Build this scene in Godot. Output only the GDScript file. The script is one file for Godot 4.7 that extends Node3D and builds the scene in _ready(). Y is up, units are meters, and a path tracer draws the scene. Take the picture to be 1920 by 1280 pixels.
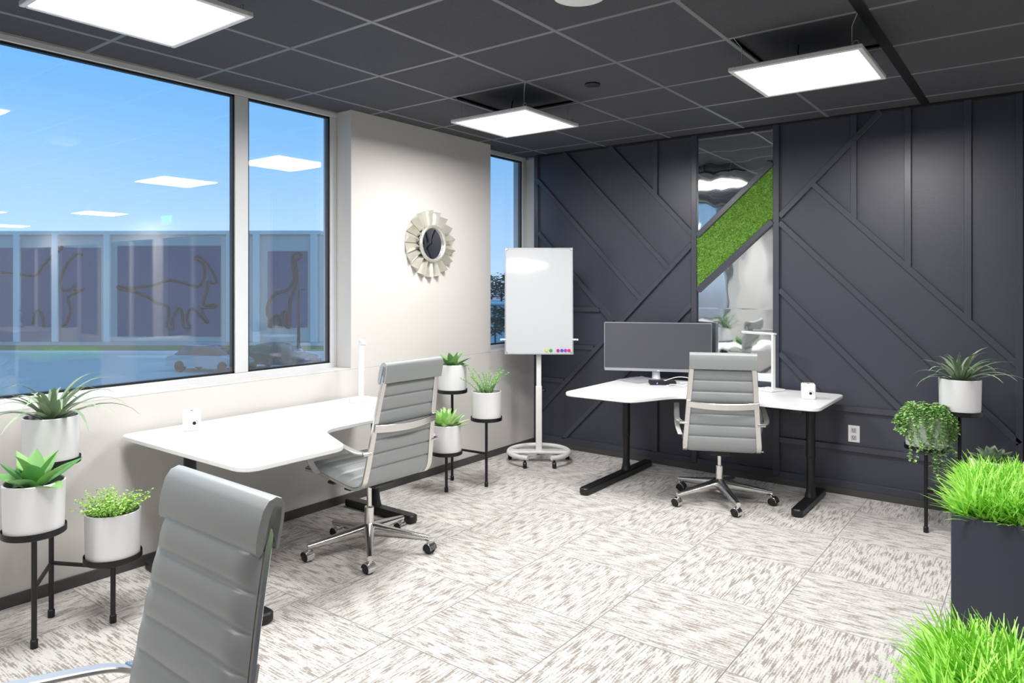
extends Node3D
# Office corner: dark battened wall, window wall, two desks, three ribbed chairs, plant stands.
# Room axes: left (window) wall face is x = 0, dark wall face is z = 0, floor y = 0.

const CE := 2.708          # ceiling height
const TILE := 0.6096
const GX := 0.7575         # ceiling grid offsets
const GZ := 1.45
const RX := 13.6           # far ends of the office
const RZ := 9.0

var mats := {}
var used := {}
var rng := RandomNumberGenerator.new()


# ------------------------------------------------------------------ mesh builder
class M:
	var v := PackedVector3Array()
	var n := PackedVector3Array()
	var uv := PackedVector2Array()
	var c := PackedColorArray()
	var ix := PackedInt32Array()
	var col := Color.WHITE
	var t := Transform3D()

	func vert(p: Vector3, nn: Vector3, u := Vector2.ZERO) -> int:
		v.append(t * p)
		n.append((t.basis * nn).normalized())
		uv.append(u)
		c.append(col)
		return v.size() - 1

	func tri(a: int, b: int, d: int) -> void:
		var f := (v[b] - v[a]).cross(v[d] - v[a])
		ix.append(a)
		if f.dot(n[a] + n[b] + n[d]) > 0.0:
			ix.append(d)
			ix.append(b)
		else:
			ix.append(b)
			ix.append(d)

	func quad(a: Vector3, b: Vector3, d: Vector3, e: Vector3, nn := Vector3.ZERO) -> void:
		var f := nn
		if f == Vector3.ZERO:
			f = (b - a).cross(e - a).normalized()
		var i := vert(a, f, Vector2(0, 0))
		vert(b, f, Vector2(1, 0))
		vert(d, f, Vector2(1, 1))
		vert(e, f, Vector2(0, 1))
		tri(i, i + 1, i + 2)
		tri(i, i + 2, i + 3)

	func face3(a: Vector3, b: Vector3, d: Vector3, nn: Vector3) -> void:
		var i := vert(a, nn)
		vert(b, nn)
		vert(d, nn)
		tri(i, i + 1, i + 2)

	func box(ctr: Vector3, s: Vector3, b := 0.0, bas := Basis()) -> void:
		var h := s * 0.5
		b = minf(b, minf(h.x, minf(h.y, h.z)) * 0.9)
		var ax := [Vector3.RIGHT, Vector3.UP, Vector3.BACK]
		var pt := func(k: int, sg: Array) -> Vector3:
			var q := Vector3.ZERO
			for m in 3:
				q[m] = sg[m] * (h[m] if m == k else h[m] - b)
			return ctr + bas * q
		for k in 3:
			var l := (k + 1) % 3
			var m := (k + 2) % 3
			for sk in [-1.0, 1.0]:
				var p := []
				for q in [[-1.0, -1.0], [1.0, -1.0], [1.0, 1.0], [-1.0, 1.0]]:
					var sg := [0.0, 0.0, 0.0]
					sg[k] = sk
					sg[l] = q[0]
					sg[m] = q[1]
					p.append(pt.call(k, sg))
				quad(p[0], p[1], p[2], p[3], bas * (ax[k] * sk))
				if b > 0.0:
					for sl in [-1.0, 1.0]:
						var e := []
						for q in [[k, -1.0], [k, 1.0], [l, 1.0], [l, -1.0]]:
							var sg := [0.0, 0.0, 0.0]
							sg[k] = sk
							sg[l] = sl
							sg[m] = q[1]
							e.append(pt.call(q[0], sg))
						quad(e[0], e[1], e[2], e[3], bas * ((ax[k] * sk + ax[l] * sl).normalized()))
		if b > 0.0:
			for sx in [-1.0, 1.0]:
				for sy in [-1.0, 1.0]:
					for sz in [-1.0, 1.0]:
						var sg := [sx, sy, sz]
						face3(pt.call(0, sg), pt.call(1, sg), pt.call(2, sg), bas * Vector3(sx, sy, sz).normalized())

	# closed rings lofted along; each row is a ring of points
	func loft(rows: Array, cap := true, closed := true) -> void:
		var R := rows.size()
		var K: int = rows[0].size()
		var base := v.size()
		for r in R:
			var ctr := Vector3.ZERO
			for p in rows[r]:
				ctr += p
			ctr /= K
			for k in K:
				var kp := (k + 1) % K if closed else mini(k + 1, K - 1)
				var km := (k - 1 + K) % K if closed else maxi(k - 1, 0)
				var du: Vector3 = rows[r][kp] - rows[r][km]
				var dv: Vector3 = rows[mini(r + 1, R - 1)][k] - rows[maxi(r - 1, 0)][k]
				var nn := du.cross(dv)
				if nn.length_squared() < 1e-16:
					nn = rows[r][k] - ctr
				if closed and nn.dot(rows[r][k] - ctr) < 0.0:
					nn = -nn
				vert(rows[r][k], nn.normalized(), Vector2(float(k) / K, float(r) / R))
		for r in R - 1:
			for k in (K if closed else K - 1):
				var a := base + r * K + k
				var b := base + r * K + (k + 1) % K
				tri(a, b, b + K)
				tri(a, b + K, a + K)
		if cap and closed:
			for e in [[0, 1], [R - 1, R - 2]]:
				var ctr := Vector3.ZERO
				var prev := Vector3.ZERO
				for k in K:
					ctr += rows[e[0]][k]
					prev += rows[e[1]][k]
				ctr /= K
				var nn := (ctr - prev / K).normalized()
				var i := vert(ctr, nn)
				for k in K:
					vert(rows[e[0]][k], nn)
				for k in K:
					tri(i, i + 1 + k, i + 1 + (k + 1) % K)

	func tube(pts: Array, r, seg := 10, cap := true) -> void:
		var rows := []
		var side := Vector3.ZERO
		for i in pts.size():
			var tg: Vector3 = (pts[mini(i + 1, pts.size() - 1)] - pts[maxi(i - 1, 0)]).normalized()
			if side == Vector3.ZERO:
				side = tg.cross(Vector3.UP if absf(tg.y) < 0.9 else Vector3.RIGHT).normalized()
			side = (side - tg * side.dot(tg)).normalized()
			var up := tg.cross(side)
			var rad: float = r[i] if r is Array else r
			var ring := PackedVector3Array()
			for k in seg:
				var a := TAU * k / seg
				ring.append(pts[i] + (side * cos(a) + up * sin(a)) * rad)
			rows.append(ring)
		loft(rows, cap)

	# flat bar swept along pts; wide along side, thick along the normal
	func bar(pts: Array, side: Vector3, w: float, th: float, ch := 0.003) -> void:
		var rows := []
		var prof := [Vector2(-w / 2, -th / 2 + ch), Vector2(-w / 2, th / 2 - ch), Vector2(-w / 2 + ch, th / 2), Vector2(w / 2 - ch, th / 2), Vector2(w / 2, th / 2 - ch), Vector2(w / 2, -th / 2 + ch), Vector2(w / 2 - ch, -th / 2), Vector2(-w / 2 + ch, -th / 2)]
		for i in pts.size():
			var tg: Vector3 = (pts[mini(i + 1, pts.size() - 1)] - pts[maxi(i - 1, 0)]).normalized()
			var nm := tg.cross(side).normalized()
			var ring := PackedVector3Array()
			for q in prof:
				ring.append(pts[i] + side * q.x + nm * q.y)
			rows.append(ring)
		# flat facets along each profile edge
		for e in prof.size():
			var f := (e + 1) % prof.size()
			var base := v.size()
			for i in pts.size():
				var ctr := Vector3.ZERO
				for p in rows[i]:
					ctr += p
				ctr /= prof.size()
				var mid: Vector3 = (rows[i][e] + rows[i][f]) * 0.5
				var along: Vector3 = (rows[mini(i + 1, pts.size() - 1)][e] - rows[maxi(i - 1, 0)][e])
				var nn: Vector3 = (rows[i][f] - rows[i][e]).cross(along).normalized()
				if nn.dot(mid - ctr) < 0.0:
					nn = -nn
				vert(rows[i][e], nn)
				vert(rows[i][f], nn)
			for i in pts.size() - 1:
				var a := base + i * 2
				tri(a, a + 1, a + 3)
				tri(a, a + 3, a + 2)
		for e in [[0, 1], [pts.size() - 1, pts.size() - 2]]:
			var nn: Vector3 = (pts[e[0]] - pts[e[1]]).normalized()
			var i := vert(pts[e[0]], nn)
			for p in rows[e[0]]:
				vert(p, nn)
			for k in prof.size():
				tri(i, i + 1 + k, i + 1 + (k + 1) % prof.size())

	func lathe(prof: Array, seg := 32, ctr := Vector3.ZERO, bas := Basis()) -> void:
		for e in prof.size() - 1:
			var p: Vector2 = prof[e]
			var q: Vector2 = prof[e + 1]
			if p.distance_to(q) < 1e-6:
				continue
			var nr := Vector2(q.y - p.y, p.x - q.x).normalized()
			var base := v.size()
			for k in seg + 1:
				var a := TAU * k / seg
				var d := Vector3(cos(a), 0, sin(a))
				var nn := bas * (d * nr.x + Vector3.UP * nr.y)
				vert(ctr + bas * (d * p.x + Vector3.UP * p.y), nn, Vector2(float(k) / seg, p.y))
				vert(ctr + bas * (d * q.x + Vector3.UP * q.y), nn, Vector2(float(k) / seg, q.y))
			for k in seg:
				var a := base + k * 2
				tri(a, a + 1, a + 3)
				tri(a, a + 3, a + 2)

	# polygon in (x, z) extruded from y0 to y1 with a chamfer b at both rims
	func extrude(poly: PackedVector2Array, y0: float, y1: float, b := 0.0) -> void:
		if Geometry2D.is_polygon_clockwise(poly):
			poly = poly.duplicate()
			poly.reverse()
		var K := poly.size()
		var outn := PackedVector2Array()
		for k in K:
			var d := poly[(k + 1) % K] - poly[k]
			outn.append(Vector2(d.y, -d.x).normalized())
		var ins := PackedVector2Array()
		for k in K:
			var m := outn[k] + outn[(k - 1 + K) % K]
			m = m.normalized() / maxf(0.4, m.length() * 0.5)
			ins.append(poly[k] - m * b)
		var tris := Geometry2D.triangulate_polygon(ins)
		for cap in [[y1, 1.0], [y0, -1.0]]:
			var i := v.size()
			for q in ins:
				vert(Vector3(q.x, cap[0], q.y), Vector3(0, cap[1], 0), q)
			for k in range(0, tris.size(), 3):
				tri(i + tris[k], i + tris[k + 1], i + tris[k + 2])
		for k in K:
			var l := (k + 1) % K
			var nn := Vector3(outn[k].x, 0, outn[k].y)
			var na := outn[k] + outn[(k - 1 + K) % K] if outn[k].dot(outn[(k - 1 + K) % K]) > 0.8 else outn[k]
			var nb := outn[k] + outn[l] if outn[k].dot(outn[l]) > 0.8 else outn[k]
			var i := vert(Vector3(poly[k].x, y0 + b, poly[k].y), Vector3(na.x, 0, na.y))
			vert(Vector3(poly[l].x, y0 + b, poly[l].y), Vector3(nb.x, 0, nb.y))
			vert(Vector3(poly[l].x, y1 - b, poly[l].y), Vector3(nb.x, 0, nb.y))
			vert(Vector3(poly[k].x, y1 - b, poly[k].y), Vector3(na.x, 0, na.y))
			tri(i, i + 1, i + 2)
			tri(i, i + 2, i + 3)
			if b > 0.0:
				quad(Vector3(poly[k].x, y1 - b, poly[k].y), Vector3(poly[l].x, y1 - b, poly[l].y), Vector3(ins[l].x, y1, ins[l].y), Vector3(ins[k].x, y1, ins[k].y), (nn + Vector3.UP).normalized())
				quad(Vector3(poly[k].x, y0 + b, poly[k].y), Vector3(poly[l].x, y0 + b, poly[l].y), Vector3(ins[l].x, y0, ins[l].y), Vector3(ins[k].x, y0, ins[k].y), (nn - Vector3.UP).normalized())

	# a leaf or blade: path of points, half widths, sideways vector at the base, fold depth
	func blade(pts: Array, hw: Array, side: Vector3, fold := 0.0) -> void:
		var base := v.size()
		var K := pts.size()
		for i in K:
			var tg: Vector3 = (pts[mini(i + 1, K - 1)] - pts[maxi(i - 1, 0)]).normalized()
			var s := (side - tg * side.dot(tg)).normalized()
			var up := s.cross(tg).normalized()
			if up.y < 0.0 and absf(tg.y) < 0.95:
				up = -up
			var w: float = hw[i]
			vert(pts[i] - s * w + up * w * fold, (up + s * fold).normalized())
			vert(pts[i], up)
			vert(pts[i] + s * w + up * w * fold, (up - s * fold).normalized())
		for i in K - 1:
			var a := base + i * 3
			for k in 2:
				tri(a + k, a + k + 1, a + k + 4)
				tri(a + k, a + k + 4, a + k + 3)

	func mesh() -> ArrayMesh:
		var arr := []
		arr.resize(Mesh.ARRAY_MAX)
		arr[Mesh.ARRAY_VERTEX] = v
		arr[Mesh.ARRAY_NORMAL] = n
		arr[Mesh.ARRAY_TEX_UV] = uv
		arr[Mesh.ARRAY_COLOR] = c
		arr[Mesh.ARRAY_INDEX] = ix
		var am := ArrayMesh.new()
		am.add_surface_from_arrays(Mesh.PRIMITIVE_TRIANGLES, arr)
		return am


# ------------------------------------------------------------------ scene helpers
func numbered(called: String) -> String:
	if not used.has(called):
		used[called] = 0
		return called
	used[called] += 1
	return "%s_%03d" % [called, used[called]]


func thing(called: String, label: String, category: String, at := Vector3.ZERO, turn := 0.0, group := "") -> Node3D:
	var o := Node3D.new()
	o.name = numbered(called)
	add_child(o)
	o.position = at
	o.rotation.y = turn
	o.set_meta("label", label)
	o.set_meta("category", category)
	if group:
		o.set_meta("group", group)
	return o


func struct(called: String, at := Vector3.ZERO, label := "") -> Node3D:
	var o := Node3D.new()
	o.name = called
	add_child(o)
	o.position = at
	o.set_meta("kind", "structure")
	if label:
		o.set_meta("label", label)
	return o


func part(m: M, called: String, mt: Material, parent: Node, label := "") -> MeshInstance3D:
	return part_mesh(m.mesh(), called, mt, parent, label)


func part_mesh(am: Mesh, called: String, mt: Material, parent: Node, label := "") -> MeshInstance3D:
	var o := MeshInstance3D.new()
	o.mesh = am
	o.material_override = mt
	o.name = called
	parent.add_child(o, true)
	if label:
		o.set_meta("label", label)
	return o


func mat(key: String, color: Color, rough := 0.6, metal := 0.0, spec := 0.5) -> StandardMaterial3D:
	if mats.has(key):
		return mats[key]
	var m := StandardMaterial3D.new()
	m.resource_name = key
	m.albedo_color = color
	m.roughness = rough
	m.metallic = metal
	m.metallic_specular = spec
	mats[key] = m
	return m


func curve_pts(p: Array, steps := 6) -> Array:     # Catmull-Rom through points
	var out := []
	for i in p.size() - 1:
		var a = p[maxi(i - 1, 0)]
		var b = p[i]
		var c = p[i + 1]
		var d = p[mini(i + 2, p.size() - 1)]
		for s in steps:
			var u := float(s) / steps
			out.append(0.5 * ((2.0 * b) + (c - a) * u + (2.0 * a - 5.0 * b + 4.0 * c - d) * u * u + (3.0 * b - a - 3.0 * c + d) * u * u * u))
	out.append(p[-1])
	return out


func round_poly(corners: Array, radii: Array, seg := 6) -> PackedVector2Array:
	var out := PackedVector2Array()
	var K := corners.size()
	for k in K:
		var p: Vector2 = corners[k]
		var a: Vector2 = (corners[(k - 1 + K) % K] - p).normalized()
		var b: Vector2 = (corners[(k + 1) % K] - p).normalized()
		var half := acos(clampf(a.dot(b), -1, 1)) / 2.0
		var r: float = radii[k]
		if r <= 0.0:
			out.append(p)
			continue
		var d := r / tan(half)
		var s := p + a * d
		var e := p + b * d
		for i in seg + 1:
			var u := float(i) / seg
			# quadratic arc is close enough to a circle for these angles
			out.append(s.lerp(p, u).lerp(p.lerp(e, u), u))
	return out


func noise_image(size: int, lo: Color, hi: Color, freq: float, seed_: int, grain := 0.25) -> Image:
	var f := FastNoiseLite.new()
	f.seed = seed_
	f.frequency = freq
	f.fractal_octaves = 4
	var r := RandomNumberGenerator.new()
	r.seed = seed_
	var im := Image.create(size, size, false, Image.FORMAT_RGB8)
	for y in size:
		for x in size:
			var u := TAU * x / size
			var w := TAU * y / size
			var k := f.get_noise_3d(cos(u) * size / TAU, sin(u) * size / TAU, cos(w) * size / TAU + 1.7 * sin(w) * size / TAU) * 0.5 + 0.5
			k = clampf(k + (r.randf() - 0.5) * grain, 0, 1)
			im.set_pixel(x, y, lo.lerp(hi, k))
	return im


func tex(im: Image) -> ImageTexture:
	im.generate_mipmaps()
	return ImageTexture.create_from_image(im)


func carpet_image(seed_: int) -> Image:
	var size := 512
	var a := FastNoiseLite.new()
	a.seed = seed_
	a.frequency = 1.0
	a.fractal_octaves = 3
	var b := FastNoiseLite.new()
	b.seed = seed_ + 7
	b.frequency = 1.0
	b.fractal_octaves = 2
	var r := RandomNumberGenerator.new()
	r.seed = seed_
	var im := Image.create(size, size, false, Image.FORMAT_RGB8)
	var dark := Color(0.575, 0.545, 0.52)
	var mid := Color(0.705, 0.69, 0.672)
	var light := Color(0.812, 0.804, 0.792)
	for y in size:
		for x in size:
			var k := 1.05 * a.get_noise_2d(x / 130.0, y / 8.0) + 0.5 * b.get_noise_2d(x / 110.0, y / 40.0) + 0.4 * b.get_noise_2d(x / 16.0 + 90.0, y / 11.0)
			k = clampf(0.78 + minf(k, 0.12) * 1.5 + (r.randf() - 0.5) * 0.16, 0, 1)
			im.set_pixel(x, y, dark.lerp(mid, k * 2.0) if k < 0.5 else mid.lerp(light, k * 2.0 - 1.0))
	return im


func _ready() -> void:
	rng.seed = 11
	# ---------------------------------------------------------------- camera
	var cam := Camera3D.new()
	cam.name = "camera"
	add_child(cam)
	cam.position = Vector3(3.8416, 1.5051, 5.5179)
	cam.rotation = Vector3(0, deg_to_rad(37.22), 0)
	cam.near = 0.05
	cam.far = 400.0
	cam.projection = Camera3D.PROJECTION_FRUSTUM       # shift lens: verticals stay upright
	cam.size = 0.05 * 1280.0 / 1334.1
	cam.frustum_offset = Vector2(0.05 * (960.0 - 948.3) / 1334.1, -0.05 * (640.0 - 531.6) / 1334.1)
	cam.current = true
	# ---------------------------------------------------------------- sky and exposure
	var env := Environment.new()
	env.background_mode = Environment.BG_SKY
	var sky := Sky.new()
	var sm := ProceduralSkyMaterial.new()
	sm.sky_top_color = Color(0.33, 0.64, 0.90)
	sm.sky_horizon_color = Color(0.70, 0.83, 0.95)
	sm.sky_curve = 0.10
	sm.ground_bottom_color = Color(0.30, 0.38, 0.48)
	sm.ground_horizon_color = Color(0.55, 0.66, 0.80)
	sm.sun_angle_max = 1.0
	sky.sky_material = sm
	env.sky = sky
	env.background_energy_multiplier = 1.0
	env.tonemap_mode = Environment.TONE_MAPPER_LINEAR
	env.tonemap_exposure = 1.52
	env.sdfgi_enabled = true
	env.ssao_enabled = true
	env.ssil_enabled = true
	var we := WorldEnvironment.new()
	we.name = "surroundings"
	we.environment = env
	add_child(we)

	make_materials()
	build_shell()
	build_ceiling()
	build_dark_wall()
	build_windows()
	build_lights()
	build_desks()
	build_chairs()
	build_whiteboard()
	build_sunburst()
	build_desk_things()
	build_planters()
	build_plants()
	build_far_office()
	build_outside()


var LAMP := 3.0            # energy of each ceiling panel


func make_materials() -> void:
	var m: StandardMaterial3D
	m = mat("wall_white", Color(0.81, 0.80, 0.785), 0.75)
	m = mat("wall_dark", Color(0.238, 0.248, 0.295), 0.34)
	m.heightmap_enabled = true
	m.heightmap_scale = 0.03
	m.heightmap_texture = tex(noise_image(256, Color.BLACK, Color.WHITE, 0.08, 5, 0.3))
	m.uv1_triplanar = true
	m.uv1_scale = Vector3(4, 4, 4)
	m = mat("batten", Color(0.245, 0.255, 0.30), 0.30)
	m = mat("rubber", Color(0.27, 0.265, 0.265), 0.5)
	m = mat("frame_white", Color(0.82, 0.83, 0.835), 0.35)
	m = mat("gasket", Color(0.03, 0.035, 0.045), 0.5)
	m = mat("glass", Color(1, 1, 1, 0.02), 0.0)
	m.transparency = BaseMaterial3D.TRANSPARENCY_ALPHA
	m = mat("t_bar", Color(0.46, 0.465, 0.49), 0.4)
	m = mat("t_bar_black_and_shaded", Color(0.06, 0.06, 0.075), 0.5)  # black trim metal, also the painted shade of one grid bar
	m = mat("deck", Color(0.09, 0.09, 0.10), 0.9)
	for k in 3:
		m = mat("ceiling_tile%d" % k, Color(1, 1, 1), 0.9)
		m.albedo_texture = tex(noise_image(256, Color(0.235, 0.237, 0.258), Color(0.325, 0.327, 0.35), 0.3, 20 + k, 0.5))
		m.uv1_triplanar = true
		m.uv1_world_triplanar = true
		m.uv1_scale = Vector3(1.9, 1.9, 1.9)
	for k in 3:
		m = mat("carpet%d" % k, Color(1, 1, 1), 0.95)
		var im := carpet_image(40 + k)
		m.albedo_texture = tex(im)
		m.heightmap_enabled = true
		m.heightmap_scale = 0.25
		m.heightmap_texture = m.albedo_texture
	m = mat("carpet_far", Color(1, 1, 1), 0.95)
	m.albedo_texture = mats["carpet0"].albedo_texture
	m.uv1_triplanar = true
	m.uv1_world_triplanar = true
	m.uv1_scale = Vector3(1.64, 1.64, 1.64)
	m = mat("mirror", Color(0.86, 0.88, 0.89), 0.03, 1.0)
	var wav := FastNoiseLite.new()
	wav.seed = 9
	wav.frequency = 0.012
	wav.fractal_octaves = 2
	var wim := Image.create(256, 256, false, Image.FORMAT_RGB8)
	for y in 256:
		for x in 256:
			var k := wav.get_noise_2d(x * 1.6, y) * 0.5 + 0.5
			wim.set_pixel(x, y, Color(k, k, k))
	wim.bump_map_to_normal_map(2.0)
	m.normal_enabled = true
	m.normal_scale = 0.13
	m.normal_texture = tex(wim)
	m = mat("clear_mirror", Color(0.88, 0.89, 0.9), 0.02, 1.0)
	m = mat("champagne", Color(0.85, 0.84, 0.80), 0.30, 0.65)
	m = mat("moss", Color(1, 1, 1), 0.8)
	m.vertex_color_use_as_albedo = true
	m = mat("moss_bed", Color(0.42, 0.60, 0.20), 0.9)
	m = mat("plant", Color(1, 1, 1), 0.5)
	m.vertex_color_use_as_albedo = true
	m.backlight_enabled = true
	m.backlight = Color(0.35, 0.35, 0.35)
	m = mat("desk_top", Color(0.93, 0.93, 0.93), 0.38)
	m = mat("black_metal", Color(0.075, 0.078, 0.088), 0.42)
	m = mat("black_gloss", Color(0.03, 0.03, 0.035), 0.25)
	m = mat("leather", Color(0.598, 0.615, 0.618), 0.38)
	m.heightmap_enabled = true
	m.heightmap_scale = 0.02
	m.heightmap_texture = tex(noise_image(256, Color.BLACK, Color.WHITE, 0.2, 31, 0.2))
	m.uv1_triplanar = true
	m.uv1_scale = Vector3(12, 12, 12)
	m = mat("chrome", Color(0.88, 0.875, 0.865), 0.20, 1.0)
	m = mat("satin", Color(0.80, 0.795, 0.785), 0.40, 1.0)
	m = mat("wheel", Color(0.05, 0.05, 0.055), 0.45)
	m = mat("white_metal", Color(0.90, 0.90, 0.895), 0.4)
	m = mat("board", Color(0.765, 0.775, 0.79), 0.06)
	m = mat("silver", Color(0.72, 0.73, 0.75), 0.35, 0.6)
	m = mat("pot", Color(0.87, 0.87, 0.875), 0.30)
	m = mat("soil", Color(0.10, 0.085, 0.07), 0.95)
	m = mat("stand", Color(0.045, 0.042, 0.055), 0.40)
	m = mat("planter", Color(0.245, 0.262, 0.312), 0.5)
	m = mat("screen", Color(0.30, 0.305, 0.33), 0.45)
	m = mat("plastic_white", Color(0.91, 0.91, 0.91), 0.4)
	m = mat("plastic_dark", Color(0.10, 0.105, 0.13), 0.45)
	m = mat("ink", Color(0.03, 0.03, 0.03), 0.5)
	m = mat("panel_white", Color(0.85, 0.85, 0.86), 0.4)
	m = mat("diffuser", Color(0.95, 0.95, 0.95), 0.5)
	m.emission_enabled = true
	m.emission = Color(1.0, 0.99, 0.98)
	m.emission_energy_multiplier = 2.5


# ------------------------------------------------------------------ shell
func build_shell() -> void:
	# floor: carpet tiles laid quarter-turned
	var fl = struct("floor", Vector3.ZERO, "pale taupe streaked carpet tiles laid quarter turned")
	var tm = []
	for k in 2:
		var m = M.new()
		var h = TILE / 2 - 0.0002
		m.quad(Vector3(-h + .002, 0, -h + .002), Vector3(h - .002, 0, -h + .002), Vector3(h - .002, 0, h - .002), Vector3(-h + .002, 0, h - .002), Vector3.UP)
		for s in [-1.0, 1.0]:
			m.quad(Vector3(-h, -.001, h * s), Vector3(h, -.001, h * s), Vector3(h - .002, 0, (h - .002) * s), Vector3(-h + .002, 0, (h - .002) * s), Vector3(0, 1, s).normalized())
			m.quad(Vector3(h * s, -.001, -h), Vector3(h * s, -.001, h), Vector3((h - .002) * s, 0, h - .002), Vector3((h - .002) * s, 0, -h + .002), Vector3(s, 1, 0).normalized())
		tm.append(m.mesh())
	var x0 = -0.2
	var z0 = -0.25
	for i in 10:
		for j in 11:
			var o = part_mesh(tm[0], "carpet_tile", mats["carpet%d" % ((i * 7 + j * 5) % 3)], fl)
			o.position = Vector3(x0 + TILE * (i + .5), 0, z0 + TILE * (j + .5))
			o.rotation.y = PI / 2 * ((i + j) % 2) + PI * ((i * 3 + j) % 2)
	var m2 = M.new()
	m2.box(Vector3(6.6, -.103, 4.3), Vector3(15.0, .2, 10.4))
	part(m2, "slab", mat("screed", Color(.60, .59, .575), .9), fl)
	m2 = M.new()
	var xe = x0 + TILE * 10
	var ze = z0 + TILE * 11
	m2.box(Vector3((xe + RX) / 2, -.002, (ze + z0) / 2), Vector3(RX - xe, .004, ze - z0))
	m2.box(Vector3((x0 + RX) / 2, -.002, (ze + RZ) / 2), Vector3(RX - x0, .004, RZ - ze))
	part(m2, "carpet_beyond", mats["carpet_far"], fl)

	# window wall: solid below the sill, piers between the openings
	var wl = struct("wall_left", Vector3.ZERO, "warm white wall below and between the windows")
	var m = M.new()
	var W = 0.30
	m.box(Vector3(-W / 2, 0.455, 4.35), Vector3(W, 0.91, 9.5))                    # below sill
	m.box(Vector3(-W / 2, 1.855, (2.235 + 0.677) / 2), Vector3(W, 1.89, 2.235 - 0.677), 0.002) # pier with mirror
	m.box(Vector3(-W / 2, 1.86, 7.35), Vector3(W, 1.9, 3.5))                     # wall beyond the big window
	m.box(Vector3(-W / 2, 2.93, 4.35), Vector3(W, 0.34, 9.5))                    # head
	m.box(Vector3(-.2265, 2.74, 4.35), Vector3(.147, .062, 9.5))                  # strip over the window heads
	part(m, "plaster", mats["wall_white"], wl)
	m = M.new()
	m.box(Vector3(-W / 2, 1.8, -0.16), Vector3(W, 1.79, 0.2))                     # return at the dark wall
	part(m, "return", mats["wall_white"], wl)

	var wr = struct("wall_right")
	m = M.new()
	m.box(Vector3(RX + .1, 1.55, RZ / 2), Vector3(.2, 3.1, RZ + .4))
	part(m, "plaster", mats["wall_white"], wr)
	var wf = struct("wall_front")
	m = M.new()
	m.box(Vector3(RX / 2, 1.55, RZ + .1), Vector3(RX + .6, 3.1, .2))
	part(m, "plaster", mats["wall_white"], wf)

	var bl = struct("baseboard_left", Vector3.ZERO, "dark grey rubber baseboard under the windows")
	m = M.new()
	m.box(Vector3(.005, .029, 4.5), Vector3(.01, .058, 9.0), .003)
	part(m, "strip", mats["rubber"], bl)
	var bb = struct("baseboard_back", Vector3.ZERO, "dark grey rubber baseboard under the battened wall")
	m = M.new()
	m.box(Vector3(1.865, .03, .012), Vector3(3.70, .06, .02), .003)
	part(m, "strip", mats["rubber"], bb)


func build_ceiling() -> void:
	var cl = struct("ceiling", Vector3.ZERO, "charcoal lay-in ceiling tiles on a metal grid")
	var holes = {}
	for h in [[0, 0], [3, 0], [0, 4], [3, 4], [0, 8]]:
		holes[Vector2i(h[0], h[1])] = true
	var shapes = {}
	for i in range(-2, 9):
		for j in range(-3, 9):
			var xa = maxf(GX + TILE * i, -0.15)
			var xb = GX + TILE * (i + 1)
			var za = maxf(GZ + TILE * j, -0.06)
			var zb = GZ + TILE * (j + 1)
			if xb - xa < .03 or zb - za < .03:
				continue
			var key = "%.3f %.3f" % [xb - xa, zb - za]
			if not shapes.has(key):
				var m = M.new()
				m.box(Vector3.ZERO, Vector3(xb - xa - .012, .016, zb - za - .012), .004)
				shapes[key] = m.mesh()
			var o = part_mesh(shapes[key], "ceiling_tile", mats["ceiling_tile%d" % posmod(i * 5 + j * 3, 3)], cl)
			o.position = Vector3((xa + xb) / 2, CE + (.032 if holes.has(Vector2i(i, j)) else .011), (za + zb) / 2)
	var zend = GZ + TILE * 9
	var xend = GX + TILE * 9
	for i in range(-1, 10):
		var m = M.new()
		var wide = .024
		if i == 4:  # ordinary bar lying in shadow; the shade is painted as black and extra width
			wide = .052
		m.box(Vector3(GX + TILE * i, CE + .006, zend / 2), Vector3(wide, .012, zend), .002)
		part(m, "grid_bar", mats["t_bar_black_and_shaded" if i == 4 else "t_bar"], cl)
	for j in range(-2, 10):
		var m = M.new()
		m.box(Vector3(xend / 2 - .07, CE + .0065, GZ + TILE * j), Vector3(xend + .14, .011, .022), .002)
		part(m, "grid_bar", mats["t_bar"], cl)
	var m2 = M.new()
	m2.box(Vector3((xend + RX) / 2, CE + .02, RZ / 2), Vector3(RX - xend, .03, RZ + .2))
	m2.box(Vector3(xend / 2 - .1, CE + .02, (zend + RZ) / 2), Vector3(xend + .2, .03, RZ - zend))
	part(m2, "tiles_beyond", mats["ceiling_tile0"], cl)
	m2 = M.new()
	m2.box(Vector3(6.6, 3.15, 4.4), Vector3(15, .1, 10.2))
	part(m2, "deck", mats["deck"], cl)
	# wall angle along the window wall and along the dark wall
	m2 = M.new()
	m2.box(Vector3(1.9, CE - .004, .012), Vector3(3.7, .022, .022), .002)
	part(m2, "edge_angle", mats["t_bar_black_and_shaded"], cl)

	# white round detector and the small dark sprinkler cover
	var d = thing("smoke_detector", "white round disc mounted on the charcoal ceiling tile", "detector", Vector3(2.33, CE, 3.03))
	m2 = M.new()
	m2.lathe([Vector2(0, -.045), Vector2(.085, -.043), Vector2(.108, -.034), Vector2(.118, -.018), Vector2(.12, 0.002)], 40)
	part(m2, "cover", mats["plastic_white"], d)
	m2 = M.new()
	m2.lathe([Vector2(.0, -.049), Vector2(.02, -.048), Vector2(.022, -.044)], 20, Vector3(.05, 0, 0))
	part(m2, "sensor_window", mats["silver"], d)
	d = thing("sprinkler_cover", "small dark round sprinkler cover in a charcoal ceiling tile", "sprinkler", Vector3(1.66, CE, 1.78))
	m2 = M.new()
	m2.lathe([Vector2(0, -.010), Vector2(.04, -.010), Vector2(.046, -.006), Vector2(.046, .006)], 28)
	part(m2, "cover_plate", mats["t_bar_black_and_shaded"], d)


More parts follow.
